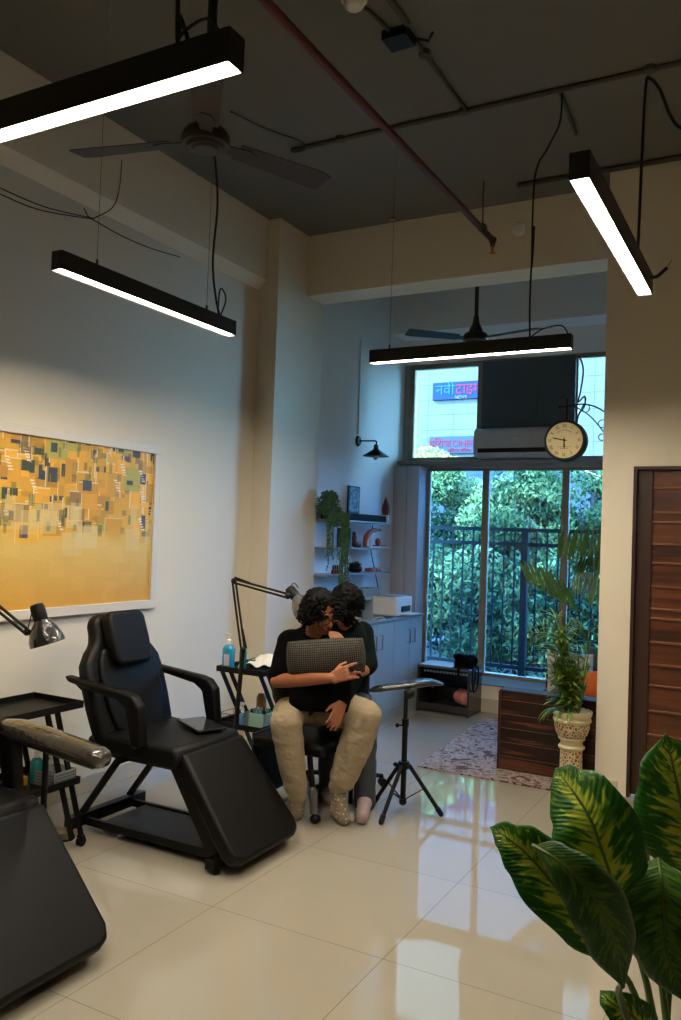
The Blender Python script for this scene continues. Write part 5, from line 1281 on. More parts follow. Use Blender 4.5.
# ================================================================== PEOPLE
def hand_mb(m, wrist, d, nrm, curl=0.35, thumb=1, spread=0.10, L_=0.17):
    "hand: palm, four unequal bent fingers, thumb from the side of the palm"
    wrist, d, nrm = Vector(wrist), Vector(d).normalized(), Vector(nrm).normalized()
    s = d.cross(nrm).normalized(); nrm = s.cross(d).normalized()
    pl = L_ * 0.48
    for k in range(4):
        u = (k - 1.5) * 0.019
        m.caps(wrist + s * u * 0.7, wrist + d * pl + s * u, 0.015, 0.0115, 8)
    ln = [0.42, 0.50, 0.47, 0.37]
    for k in range(4):
        u = (k - 1.5) * 0.020; p = wrist + d * pl + s * u; a = 0.0; l = ln[k] * L_
        dd = (d + s * (k - 1.5) * spread).normalized()
        for j, (fr, r0, r1) in enumerate(((0.45, 0.0098, 0.0088), (0.30, 0.0088, 0.0078), (0.25, 0.0078, 0.0066))):
            a += curl * (0.7 if j == 0 else 1.0)
            v = dd * math.cos(a) - nrm * math.sin(a); q = p + v * l * fr
            m.caps(p, q, r0, r1, 8); p = q
    p = wrist + d * pl * 0.22 + s * thumb * 0.024
    v = (d * 0.75 + s * thumb * 0.62 - nrm * 0.25).normalized(); q = p + v * L_ * 0.26; m.caps(p, q, 0.0135, 0.0105, 8)
    v = (d * 0.92 + s * thumb * 0.2 - nrm * 0.45).normalized(); m.caps(q, q + v * L_ * 0.20, 0.0105, 0.008, 8)

def head_mb(m, c, f, up, S=1.0):
    "head centred at c, face along f"
    c, f, up = Vector(c), Vector(f).normalized(), Vector(up).normalized()
    s = f.cross(up).normalized(); up = s.cross(f).normalized()
    B = Matrix((s, f, up)).transposed()
    def P_(x, y, z): return c + B @ Vector((x, y, z)) * S
    def E(x, y, z, rx, ry, rz): m.ell(P_(x, y, z), (rx * S, ry * S, rz * S), B, 18, 12)
    E(0, -0.012, 0.03, 0.074, 0.094, 0.085)          # cranium
    E(0, 0.02, -0.02, 0.062, 0.07, 0.085)            # face
    E(0, 0.045, -0.082, 0.034, 0.034, 0.030)         # chin
    m.caps(P_(-0.045, 0.0, -0.06), P_(-0.012, 0.055, -0.09), 0.024 * S, 0.018 * S); m.caps(P_(0.045, 0.0, -0.06), P_(0.012, 0.055, -0.09), 0.024 * S, 0.018 * S)
    m.caps(P_(0, 0.083, 0.008), P_(0, 0.102, -0.030), 0.009 * S, 0.0125 * S)     # nose
    m.ell(P_(-0.011, 0.090, -0.034), 0.008 * S); m.ell(P_(0.011, 0.090, -0.034), 0.008 * S)
    m.caps(P_(-0.05, 0.07, 0.022), P_(-0.012, 0.084, 0.024), 0.008 * S, 0.009 * S); m.caps(P_(0.05, 0.07, 0.022), P_(0.012, 0.084, 0.024), 0.008 * S, 0.009 * S)
    m.caps(P_(-0.02, 0.082, -0.054), P_(0.02, 0.082, -0.054), 0.0065 * S, 0.0065 * S); m.caps(P_(-0.017, 0.080, -0.065), P_(0.017, 0.080, -0.065), 0.0075 * S, 0.0075 * S)
    for q in (-1, 1):
        m.ell(P_(q * 0.045, 0.062, -0.018), (0.020 * S, 0.016 * S, 0.018 * S)); m.ell(P_(q * 0.076, -0.005, -0.005), (0.008 * S, 0.017 * S, 0.030 * S), B)
    return P_, B, s, f, up

# ---- person in front: curly hair, glasses, black top, beige trousers, hugging a cushion
SEATZ = 0.46
pel = at_d(309, 702, 4.80); waist = at_d(306, 686, 4.80); chest = at_d(309, 661, 4.72); ub = at_d(311, 646, 4.72)
neck0 = at_d(312, 641, 4.68); hc = at_d(321, 613, 4.60)
shL = at_d(290, 643, 4.72); shR = at_d(334, 642, 4.74)
elL = at_d(277, 681, 4.56); wrL = at_d(332, 678, 4.36)
elR = at_d(354, 680, 4.70); wrR = at_d(343, 700, 4.48)
hpL = at_d(294, 704, 4.78); knL = at_d(286, 722, 4.46); anL = at_d(297, 797, 4.52)
hpR = at_d(322, 704, 4.80); knR = at_d(366, 716, 4.52); anR = at_d(338, 792, 4.60); toR = at_z(344, 819, 0.035)
p1 = thing('person', 'seated person with curly dark hair and glasses hugging a cushion and looking at a phone', 'person', (pel.x, pel.y, 0.0))
face1 = (RT * 0.56 - UP * 0.34 - FW * 0.76).normalized(); up1 = (UP * 0.93 + RT * 0.10 - FW * 0.28).normalized()
m = MB()
P1, B1, s1, f1, u1 = head_mb(m, hc, face1, up1)
m.caps(P1(0, -0.03, -0.06), neck0, 0.048, 0.056)
m.chain([neck0, ub, chest, waist, pel], [0.06, 0.115, 0.12, 0.115, 0.125], 16)
m.caps(shL, shR, 0.062, 0.062, 14); m.caps(neck0, shL, 0.05, 0.05); m.caps(neck0, shR, 0.05, 0.05)
m.chain([shL, elL, wrL], [0.055, 0.038, 0.026], 14); m.chain([elL, elL.lerp(wrL, 0.35), wrL], [0.038, 0.042, 0.026], 14)
m.chain([shR, elR, wrR], [0.055, 0.040, 0.027], 14)
m.chain([hpL, knL, anL], [0.085, 0.058, 0.036], 14); m.chain([hpR, knR, anR], [0.085, 0.058, 0.036], 14); m.chain([anR, toR], [0.036, 0.026])
toL = at_z(290, 812, 0.035); m.chain([anL, Vector((toL.x, toL.y, 0.04))], [0.036, 0.026])
hd1 = (at_d(352, 671, 4.32) - wrL).normalized()
hand_mb(m, wrL + hd1 * 0.01, hd1, (UP * 0.35 - FW * 0.9), curl=0.42, thumb=-1, L_=0.165)
hd2 = (at_d(332, 728, 4.40) - wrR).normalized()
hand_mb(m, wrR + hd2 * 0.015, hd2, (-FW * 0.85 + RT * 0.5), curl=0.22, thumb=1, L_=0.165, spread=0.06)
organic('body', m, SKIN, p1, 0.0052, 3)
# eyes, brows, glasses
m = MB(); m2 = MB()
for q in (-1, 1):
    m.ell(P1(q * 0.031, 0.077, 0.004), (0.012, 0.009, 0.006), B1, 12, 8); m2.tube([P1(q * 0.014, 0.092, 0.026), P1(q * 0.032, 0.088, 0.031), P1(q * 0.050, 0.076, 0.026)], [0.003, 0.004, 0.002], 6)
obj('eye', m, mat('eye white', (200, 195, 190), 0.2), p1); obj('eyebrow', m2, HAIR, p1)
m = MB()
for q in (-1, 1):
    cen = P1(q * 0.033, 0.100, 0.0)
    m.tube([cen + s1 * (math.cos(a * math.pi / 10) * 0.026) + u1 * (math.sin(a * math.pi / 10) * 0.021) for a in range(21)], 0.0024, 6)
    m.tube([P1(q * 0.059, 0.097, 0.005), P1(q * 0.077, 0.05, 0.006), P1(q * 0.080, -0.01, 0.004)], 0.0024, 6)
m.tube([P1(-0.008, 0.101, 0.004), P1(0, 0.104, 0.007), P1(0.008, 0.101, 0.004)], 0.0022, 6)
g_ = obj('glasses', m, BLACKP, p1)
m = MB(); m.tube([P1(-0.022, 0.090, -0.0592), P1(0, 0.0925, -0.0585), P1(0.022, 0.090, -0.0592)], [0.002, 0.0035, 0.002], 6); obj('lips', m, mat('lips', (120, 60, 52), 0.5), p1)
# hair: scalp mass plus curls
rh = random.Random(21)
def hair(P_, parent, mtl, length, n, fr, curl=0.014, part=0.0):
    m = MB()
    m.ell(P_(0, -0.028, 0.056), (0.088, 0.098, 0.078), B1 if parent is p1 else B2, 20, 14); m.ell(P_(0, -0.045, 0.005), (0.088, 0.075, 0.09), B1 if parent is p1 else B2, 18, 12)
    for q in (-1, 1): m.ell(P_(q * 0.072, -0.012, -0.005), (0.026, 0.045, 0.062), B1 if parent is p1 else B2, 12, 8)
    o = organic('hair', m, mtl, parent, 0.007, 1, disp=lambda p: 0.010 * NZ.noise(p * 38) + 0.006 * NZ.noise(p * 90))
    m = MB()
    for k in range(n):
        th = rh.random() * 2 * math.pi; z0 = rh.uniform(-0.01, 0.115)
        rr = math.sqrt(max(0.0, 1 - (z0 / 0.13) ** 2))
        x = math.cos(th) * 0.088 * rr; y = -0.02 + math.sin(th) * 0.10 * rr
        front = y > 0.02
        L_ = length * rh.uniform(0.6, 1.1) * (fr if front else 1.0)
        pts = []; ph = rh.random() * 6.28; pitch = rh.uniform(0.028, 0.042)
        for i in range(15):
            tt = i / 14; zz = z0 + 0.02 * math.sin(tt * 2.2) - L_ * tt ** 1.15
            ex = 1.0 + 0.14 * math.sin(tt * 2.5)
            cx_ = x * ex + curl * math.cos(ph + L_ * tt / pitch * 6.28); cy_ = y * ex + curl * math.sin(ph + L_ * tt / pitch * 6.28)
            if front: cx_ = cx_ + (0.055 if x > 0 else -0.055) * tt; cy_ += 0.012 * tt
            pts.append(P_(cx_, cy_, zz))
        m.tube(pts, [0.006] * 4 + [0.0052] * 7 + [0.004] * 3 + [0.0012], 5)
    obj('curls', m, mtl, o)
hair(P1, p1, HAIR, 0.14, 150, 0.30)
# black top
m = MB()
m.chain([at_d(312, 644, 4.70), ub, chest, waist], [0.068, 0.125, 0.142, 0.138], 18)
m.caps(shL, shL.lerp(shR, 0.55), 0.078, 0.070, 16)
m.caps(at_d(312, 646, 4.70), shL, 0.075, 0.078, 14); m.caps(shL, shL.lerp(elL, 0.82), 0.078, 0.062, 16)
organic('black_top', m, TEEB, p1, 0.008, 4, disp=lambda p: 0.006 * NZ.noise(p * 14))
m = MB(); m.tube(smooth_pts([at_d(327, 633, 4.60), at_d(329, 639, 4.60), at_d(330, 646, 4.64)]), 0.006, 6); obj('strap', m, TEEB, p1)
# checked shirt round the waist
m = MB(); m.caps(at_d(291, 690, 4.72), at_d(300, 701, 4.74), 0.115, 0.115, 16); m.caps(at_d(305, 690, 4.78), at_d(320, 700, 4.80), 0.13, 0.12, 16)
o = organic('checked_shirt_hem', m, None or TEEB, p1, 0.010, 3, disp=lambda p: 0.008 * NZ.noise(p * 10))
def box_uv(o, sc=1.0):
    me = o.data; uv = me.uv_layers.new(name='uv')
    for p in me.polygons:
        n = p.normal
        for li in p.loop_indices:
            v = me.vertices[me.loops[li].vertex_index].co
            a = v.x * RT.x + v.y * RT.y; uv.data[li].uv = (a * sc, v.z * sc)
CHECKD = check_mat('dark check cloth', (60, 52, 44), (10, 10, 10), 28.0)
o.data.materials.clear(); o.data.materials.append(CHECKD); box_uv(o)
# trousers
def fold(p): return 0.006 * NZ.noise(Vector((p.x * 8, p.y * 8, p.z * 22))) + 0.003 * NZ.noise(Vector((p.x * 30, p.y * 30, p.z * 60)))
m = MB(); m.caps(at_d(300, 703, 4.80), at_d(320, 704, 4.82), 0.135, 0.13, 16)
m.chain([hpL, knL, knL.lerp(anL, 0.35), knL.lerp(anL, 0.8), anL + Vector((0, 0, 0.02))], [0.105, 0.086, 0.080, 0.066, 0.056], 18)
m.chain([hpR, hpR.lerp(knR, 0.6), knR, knR.lerp(anR, 0.35), knR.lerp(anR, 0.8), anR + Vector((0, 0, 0.035))], [0.115, 0.100, 0.088, 0.095, 0.078, 0.056], 18)
organic('beige_trousers', m, PANTS, p1, 0.008, 3, disp=fold)
m = MB(); m.chain([anR + Vector((0, 0, 0.10)), anR + Vector((0, 0, -0.03)), Vector((anR.x + 0.01, anR.y - 0.02, 0.065)), Vector((toR.x, toR.y, 0.034))], [0.046, 0.044, 0.045, 0.035], 14); m.caps(anR, toR, 0.046, 0.036); m.caps(anR.lerp(toR, 0.5) - Vector((0, 0, 0.02)), toR, 0.045, 0.036); organic('dotted_sock', m, SOCKT, p1, 0.006, 3)
m = MB(); m.chain([anL + Vector((0, 0, 0.02)), Vector((anL.x, anL.y, 0.06)), Vector((toL.x, toL.y, 0.034))], [0.046, 0.044, 0.034], 14); m.caps(anL, toL, 0.046, 0.036); organic('left_sock', m, SOCKT, p1, 0.006, 3).name = 'plain_sock'
m = MB(); m.lathe(wrR + hd2 * 0.0, [(0.030, -0.016), (0.032, -0.012), (0.032, 0.012), (0.030, 0.016)], 18, Vector((0, 0, 1)).rotation_difference(hd2).to_matrix()); obj('wrist_band', m, TEEB, p1)
# sleeve of the arm hidden behind the cushion
m = MB(); m.chain([elR, elR.lerp(wrR, 0.8)], [0.052, 0.040], 14); organic('dark_sleeve', m, TEEB, p1, 0.007, 2)
# cushion held in the lap
t = thing('cushion', 'grey and black checked cushion hugged by the seated person', 'cushion', at_d(322, 700, 4.50))
def bolster(name, c, w, h, d, m_, parent, tilt, uvs):
    c = Vector(c); M3 = Matrix((RT, FW, UP)).transposed() @ Matrix.Rotation(tilt, 3, 'Y'); n = 26; me_v = []; fs = []; K = (n + 1) ** 2; uvl = []
    for sgn in (-1, 1):
        for j in range(n + 1):
            for i in range(n + 1):
                u = i / n * 2 - 1; v = j / n * 2 - 1
                e = max(0.0, (1 - abs(u) ** 3.0) * (1 - abs(v) ** 2.4)) ** 0.5
                ww = w / 2 * (1 - 0.05 * v * v)
                me_v.append(c + M3 @ Vector((u * ww, sgn * (d / 2 * e + 0.002) , v * h / 2 * (1 - 0.06 * u * u)))); uvl.append((u * w, v * h + sgn * 0.01))
    for s_ in range(2):
        for j in range(n):
            for i in range(n): a = s_ * K + j * (n + 1) + i; fs.append((a, a + 1, a + n + 2, a + n + 1) if s_ else (a, a + n + 1, a + n + 2, a + 1))
    rg_ = [i for i in range(n)] + [n + j * (n + 1) for j in range(n)] + [K - 1 - i for i in range(n)] + [(n - j) * (n + 1) for j in range(n)]
    for q in range(len(rg_)): a, b = rg_[q], rg_[(q + 1) % len(rg_)]; fs.append((a, b, b + K, a + K))
    m = MB(); m.add(me_v, fs); o = obj(name, m, m_, parent, sharp=70)
    uv = o.data.uv_layers.new(name='uv')
    for p in o.data.polygons:
        for li in p.loop_indices: uv.data[li].uv = (uvl[o.data.loops[li].vertex_index][0] * uvs, uvl[o.data.loops[li].vertex_index][1] * uvs)
    return o
bolster('checked_cover', at_d(326, 657, 4.50), 0.435, 0.20, 0.17, check_mat('grey check weave', (88, 82, 72), (14, 13, 12), 21.0), t, math.radians(-3), 1.0)
bolster('black_side', at_d(320, 694, 4.52), 0.34, 0.20, 0.15, TEEB, t, math.radians(3), 1.0)
# phone
ph = at_d(356, 667, 4.30)
t = thing('smartphone', 'black smartphone held in the hand of the seated person', 'phone', ph)
M3 = Matrix((RT, FW, UP)).transposed() @ Matrix.Rotation(math.radians(-22), 3, 'Y') @ Matrix.Rotation(math.radians(58), 3, 'X')
m = MB(); m.box((-0.040, -0.004, -0.026), (0.040, 0.004, 0.026), Matrix.Translation(ph) @ M3.to_4x4()); obj('body', m, BLACKP, t, bevel=0.003)
m = MB(); m.box((-0.037, 0.0041, -0.024), (0.037, 0.0048, 0.024), Matrix.Translation(ph) @ M3.to_4x4()); obj('screen', m, mat('phone screen', (40, 60, 90), 0.1), t)

# ---- second person behind: dark green tee, grey jeans
pe2 = at_d(346, 700, 5.22); ch2 = at_d(346, 660, 5.10); ub2 = at_d(346, 638, 5.02); nk2 = at_d(345, 630, 4.97); hc2 = at_d(345, 606, 4.90)
s2R = at_d(361, 634, 5.08); e2R = at_d(367, 668, 4.98); w2R = at_d(352, 676, 4.80); s2L = at_d(328, 636, 4.98); e2L = at_d(322, 662, 4.95); w2L = at_d(336, 656, 4.92)
h2 = at_d(352, 703, 5.18); k2 = at_d(364, 716, 4.86); a2 = at_d(365, 800, 4.78); t2 = at_z(362, 818, 0.035)
h2b = at_d(338, 703, 5.20); k2b = at_d(330, 715, 4.95); a2b = at_d(328, 790, 4.98); t2b = at_z(330, 800, 0.035)
p2 = thing('person', 'second person in a dark green tee and grey jeans leaning in behind the first', 'person', (pe2.x, pe2.y, 0.0))
m = MB()
P2, B2, s2, f2, u2 = head_mb(m, hc2, (-RT * 0.42 - UP * 0.80 - FW * 0.42), (UP * 0.75 - FW * 0.65))
m.caps(P2(0, -0.03, -0.06), nk2, 0.048, 0.056); m.chain([nk2, ub2, ch2, pe2], [0.06, 0.11, 0.125, 0.13], 16); m.caps(s2L, s2R, 0.06, 0.06, 14)
m.chain([s2R, e2R, w2R], [0.055, 0.040, 0.027], 14); m.chain([s2L, e2L, w2L], [0.055, 0.040, 0.027], 14)
m.chain([h2, k2, a2, t2], [0.085, 0.058, 0.036, 0.026], 14); m.chain([h2b, k2b, a2b, t2b], [0.085, 0.058, 0.036, 0.026], 14)
hv = (at_d(345, 683, 4.72) - w2R).normalized(); hand_mb(m, w2R, hv, (UP * 0.6 - FW), 0.3, 1); hv2 = (at_d(345, 662, 4.86) - w2L).normalized(); hand_mb(m, w2L, hv2, (UP * 0.5 - FW), 0.4, 1)
organic('body', m, SKIN2, p2, 0.0058, 3)
hair(P2, p2, HAIR2, 0.085, 130, 0.8, 0.005)
m = MB(); m.chain([at_d(345, 634, 5.0), ub2, ch2, at_d(346, 690, 5.2)], [0.08, 0.13, 0.145, 0.15], 18); m.caps(s2L, s2R, 0.078, 0.078, 16); m.caps(s2R, s2R.lerp(e2R, 0.9), 0.080, 0.068, 16); m.caps(s2L, s2L.lerp(e2L, 0.8), 0.078, 0.066, 16)
organic('green_tee', m, TEEG, p2, 0.008, 3, disp=lambda p: 0.006 * NZ.noise(p * 13))
m = MB(); m.caps(h2b, h2, 0.13, 0.13, 16); m.chain([h2, k2, k2.lerp(a2, 0.5), a2 + Vector((0, 0, -0.01))], [0.11, 0.082, 0.070, 0.062], 16); m.chain([h2b, k2b, k2b.lerp(a2b, 0.5), a2b], [0.11, 0.082, 0.068, 0.058], 16)
organic('grey_jeans', m, JEANS, p2, 0.008, 3, disp=lambda p: 0.006 * NZ.noise(p * 18))
for a_, t_ in ((a2, t2), (a2b, t2b)):
    m = MB(); m.chain([a_ + Vector((0, 0, -0.02)), Vector((a_.x, a_.y, 0.06)), Vector((t_.x, t_.y, 0.033))], [0.044, 0.046, 0.034], 14); m.caps(a_, t_, 0.046, 0.034); organic('sock', m, SOCKP, p2, 0.006, 3)
m = MB(); hand_mb(m, w2R, hv, (UP * 0.6 - FW), 0.3, 1, L_=0.176); m.caps(w2R, w2R - hv * 0.03, 0.034, 0.036); organic('black_glove', m, mat('black glove', (22, 24, 28), 0.4), p2, 0.005, 1)

# ================================================================== SEATING OF THE TWO PEOPLE
t = thing('client_chair', 'black padded chair under the seated person, front leg wrapped in clear film', 'chair', (pel.x, pel.y, 0))
m = MB(); m.box((pel.x - 0.26, pel.y - 0.20, 0.355), (pel.x + 0.22, pel.y + 0.26, 0.425)); obj('seat', m, LEATH2, t, bevel=0.025, seg=3)
m = MB(); m.box((pel.x - 0.27, pel.y - 0.18, 0.045), (pel.x - 0.245, pel.y + 0.25, 0.43)); obj('side_panel', m, BLACKP, t, bevel=0.006)
lt = at_d(310, 745, 4.60); lf = at_z(315, 820, 0.02)
m = MB(); m.cyl(Vector((lt.x, lt.y, 0.36)), lf.lerp(Vector((lt.x, lt.y, 0.36)), 0.05), 0.016); l = obj('leg', m, BLACKM, t)
m = MB(); pt_ = Vector((lt.x, lt.y, 0.36)); m.tube([lf.lerp(pt_, 0.1), lf.lerp(pt_, 0.25), lf.lerp(pt_, 0.42), lf.lerp(pt_, 0.5)], [0.026, 0.024, 0.030, 0.018], 14); obj('clear_wrap', m, WRAPL, l)
m = MB(); m.ell(lf + Vector((0, 0, 0.006)), (0.030, 0.030, 0.026)); obj('rubber_tip', m, BLACKP, l)
for x, y in ((pel.x - 0.22, pel.y + 0.22), (pel.x + 0.18, pel.y + 0.22), (pel.x - 0.22, pel.y - 0.15)):
    m = MB(); m.cyl((x, y, 0.36), (x, y, 0.0), 0.014); obj('leg', m, BLACKM, t)
t = thing('rolling_stool', 'black rolling stool with a star base under the second person', 'stool', (pe2.x, pe2.y, 0))
sb = at_z(339, 781, 0.09); sb = Vector((pe2.x + 0.01, pe2.y - 0.02, 0.09))
m = MB(); m.lathe((sb.x, sb.y, 0.345), [(0.15, 0), (0.18, 0.015), (0.18, 0.05), (0.16, 0.065), (0, 0.07)], 28); obj('seat', m, LEATH2, t)
m = MB(); m.cyl((sb.x, sb.y, 0.08), (sb.x, sb.y, 0.24), 0.026); m.cyl((sb.x, sb.y, 0.24), (sb.x, sb.y, 0.345), 0.015); obj('gas_lift', m, BLACKM, t)
for k in range(5):
    a = math.radians(-100 + 72 * k); e = Vector((sb.x + math.cos(a) * 0.26, sb.y + math.sin(a) * 0.26, 0.065))
    m = MB(); m.tube([(sb.x, sb.y, 0.095), e], [0.022, 0.013], 8); l = obj('base_spoke', m, BLACKM, t)
    sd_ = Vector((-math.sin(a), math.cos(a), 0)); m = MB()
    for q in (-1, 1): m.cyl(Vector((e.x, e.y, 0.026)) + sd_ * q * 0.008, Vector((e.x, e.y, 0.026)) + sd_ * q * 0.022, 0.026)
    m.cyl((e.x, e.y, 0.03), (e.x, e.y, 0.068), 0.007); obj('caster', m, BLACKP, l)

# ================================================================== PLANTS INSIDE
def strip_leaf(m, p0, d, up, L_, w, droop, n=6, fold=0.25):
    p = Vector(p0); d = Vector(d).normalized(); o = len(m.v); s0 = d.cross(Vector(up)).normalized()
    for i in range(n + 1):
        t_ = i / n; ww = w / 2 * math.sin(math.pi * min(1, 0.12 + t_ * 0.88)) ** 0.7 if t_ < 1 else 0.0006
        nn = s0.cross(d).normalized()
        m.v += [p - s0 * ww + nn * ww * fold, p, p + s0 * ww + nn * ww * fold]
        d = (d + Vector((0, 0, -droop / n))).normalized(); p = p + d * L_ / n
    for i in range(n):
        a = o + i * 3; m.f += [(a, a + 1, a + 4, a + 3), (a + 1, a + 2, a + 5, a + 4)]
PX, PY, PS = -1.212, 5.445, 0.89
PSM = Matrix.Diagonal((PS, PS, PS))
t = thing('pedestal_planter', 'cream and rust carved ceramic pedestal planter beside the white pillar', 'planter', (PX, PY, 0))
m = MB(); m.lathe((PX, PY, 0), [(0.105, 0), (0.105, 0.02), (0.088, 0.03), (0.082, 0.045), (0.078, 0.30)], 40, PSM); obj('pedestal', m, CERAM, t)
m = MB(); m.lathe((PX, PY, 0), [(0.080, 0.29), (0.092, 0.300), (0.095, 0.312), (0.088, 0.322), (0.076, 0.325), (0.078, 0.345), (0.082, 0.36), (0.094, 0.365), (0.096, 0.375), (0.088, 0.382)], 40, PSM); obj('collar', m, CREAM, t)
m = MB(); m.lathe((PX, PY, 0), [(0.088, 0.38), (0.108, 0.40), (0.124, 0.45), (0.126, 0.492)], 40, PSM); obj('bowl', m, CERAM, t)
m = MB(); prof = [(0.126, 0.49), (0.135, 0.495), (0.137, 0.51), (0.130, 0.518), (0.131, 0.535), (0.138, 0.54), (0.140, 0.56)]
m.lathe((PX, PY, 0), prof, 48, PSM)
o_ = len(m.v)
for i in range(96):
    a = 2 * math.pi * i / 96; w = 0.006 * abs(math.sin(a * 9)); 
    for r_, z in ((0.141, 0.555), (0.142, 0.566 + w), (0.130, 0.566 + w), (0.122, 0.53)): m.v.append(Vector((PX + r_ * PS * math.cos(a), PY + r_ * PS * math.sin(a), z * PS)))
for i in range(96):
    for k in range(3): a = o_ + i * 4 + k; b = o_ + ((i + 1) % 96) * 4 + k; m.f.append((a, b, b + 1, a + 1))
obj('scalloped_rim', m, CREAM, t)
m = MB(); m.lathe((PX, PY, 0), [(0.122, 0.525), (0.123, 0.535), (0.0, 0.545)], 30, PSM); obj('soil', m, STONE, t)
rl = random.Random(8)
t = thing('leafy_cane_plant', 'bushy green plant with narrow pointed leaves growing in the carved planter', 'plant', (PX, PY, 0.485))
ms = MB(); m = MB()
for k in range(20):
    a = rl.random() * 6.28; r_ = rl.random() * 0.06; H_ = rl.uniform(0.24, 0.66)
    b = Vector((PX + math.cos(a) * r_, PY + math.sin(a) * r_, 0.48)); e = b + Vector((math.cos(a) * 0.085 + rl.gauss(-0.005, 0.015), math.sin(a) * 0.04, H_))
    pts = smooth_pts([b, b.lerp(e, 0.5) + Vector((rl.gauss(0, 0.01), rl.gauss(0, 0.01), 0)), e], 5); ms.tube(pts, 0.0035, 6)
    for j in range(int(H_ * 60) + 6):
        f = rl.uniform(0.25, 1.0); p = pts[int(f * (len(pts) - 1))]; q = rl.random() * 6.28
        if p.x > -1.13: continue
        if p.x + 0.17 * math.cos(q) > -1.10: q = math.pi + rl.uniform(-1.2, 1.2)
        strip_leaf(m, p, (math.cos(q), math.sin(q), rl.uniform(0.1, 1.1)), (0, 0, 1), rl.uniform(0.10, 0.17), rl.uniform(0.014, 0.024), rl.uniform(0.3, 1.1), 5)
for k in range(14):
    q = rl.uniform(1.3, 5.0); strip_leaf(m, (PX + 0.07 * math.cos(q), PY + 0.07 * math.sin(q), 0.50), (math.cos(q), math.sin(q), 0.8), (0, 0, 1), rl.uniform(0.12, 0.2), 0.03, 2.2, 7)
obj('stem', ms, STEMG, t); obj('foliage', m, LEAFI, t)
# palm rising from the same planter
t = thing('areca_palm', 'palm with feathery arching fronds reaching out from behind the white pillar', 'plant', (-0.86, 6.4, 0.0))
AX, AY = -0.86, 6.40
m = MB(); m.lathe((AX, AY, 0), [(0.12, 0), (0.13, 0.01), (0.17, 0.34), (0.18, 0.34), (0.18, 0.37), (0.16, 0.37), (0.15, 0.33), (0.0, 0.325)], 30); obj('pot', m, WHITEP, t)
def frond(pts, lmax, sides, n=26, w=0.020, droop=0.12, k_=0.30):
    pts = smooth_pts(pts, 8); ms = MB(); m = MB()
    ms.tube(pts, [0.007 * (1 - 0.7 * i / (len(pts) - 1)) for i in range(len(pts))], 6)
    f = obj('frond', ms, STEMG, t)
    k0 = int(len(pts) * k_)
    for side in sides:
        for j in range(n):
            f_ = j / (n - 1); i = min(len(pts) - 2, int(k0 + f_ * (len(pts) - 2 - k0))); p = pts[i].lerp(pts[i + 1], rl.random()); d = (pts[i + 1] - pts[i]).normalized()
            L_ = lmax * (0.45 + 0.55 * math.sin(math.pi * (0.2 + 0.7 * f_)))
            v = d * 0.45 + Vector(side) + Vector((rl.gauss(0, 0.04), rl.gauss(0, 0.05), rl.gauss(0, 0.04)))
            strip_leaf(m, p, v, (0.1, -1, 0.2), L_ * rl.uniform(0.85, 1.1), w, droop, 5)
    obj('leaflets', m, LEAFP, f)
B0 = Vector((AX, AY, 0.33))
yy = at_y
frond([B0, yy(606, 640, 6.35), yy(590, 618, 6.3), yy(566, 604, 6.2), yy(545, 592, 6.15), yy(527, 581, 6.1)], 0.25, [(-0.05, 0.05, 1.0)], 24, k_=0.5)
frond([B0, yy(616, 620, 6.4), yy(614, 585, 6.4), yy(598, 571, 6.35), yy(578, 562, 6.3), yy(556, 557, 6.2)], 0.34, [(0.55, 0.1, 0.9)], 24, k_=0.42)
frond([B0, yy(618, 620, 6.4), yy(616, 588, 6.4), yy(603, 575, 6.4), yy(590, 572, 6.38), yy(574, 575, 6.3)], 0.26, [(0.25, 0.0, -1.0), (0.5, 0, 0.5)], 18, k_=0.42)
frond([B0, yy(612, 660, 6.3), yy(596, 634, 6.25), yy(570, 628, 6.2), yy(548, 630, 6.15), yy(530, 640, 6.1)], 0.12, [(0.0, 0.2, 0.9), (-0.1, 0.2, -0.9)], 11, w=0.014, k_=0.5)
frond([B0, yy(610, 640, 6.4), yy(596, 600, 6.4), yy(580, 566, 6.4), yy(566, 543, 6.4)], 0.17, [(-0.9, 0.1, 0.3), (0.9, 0.1, 0.1)], 13, w=0.012, k_=0.6)

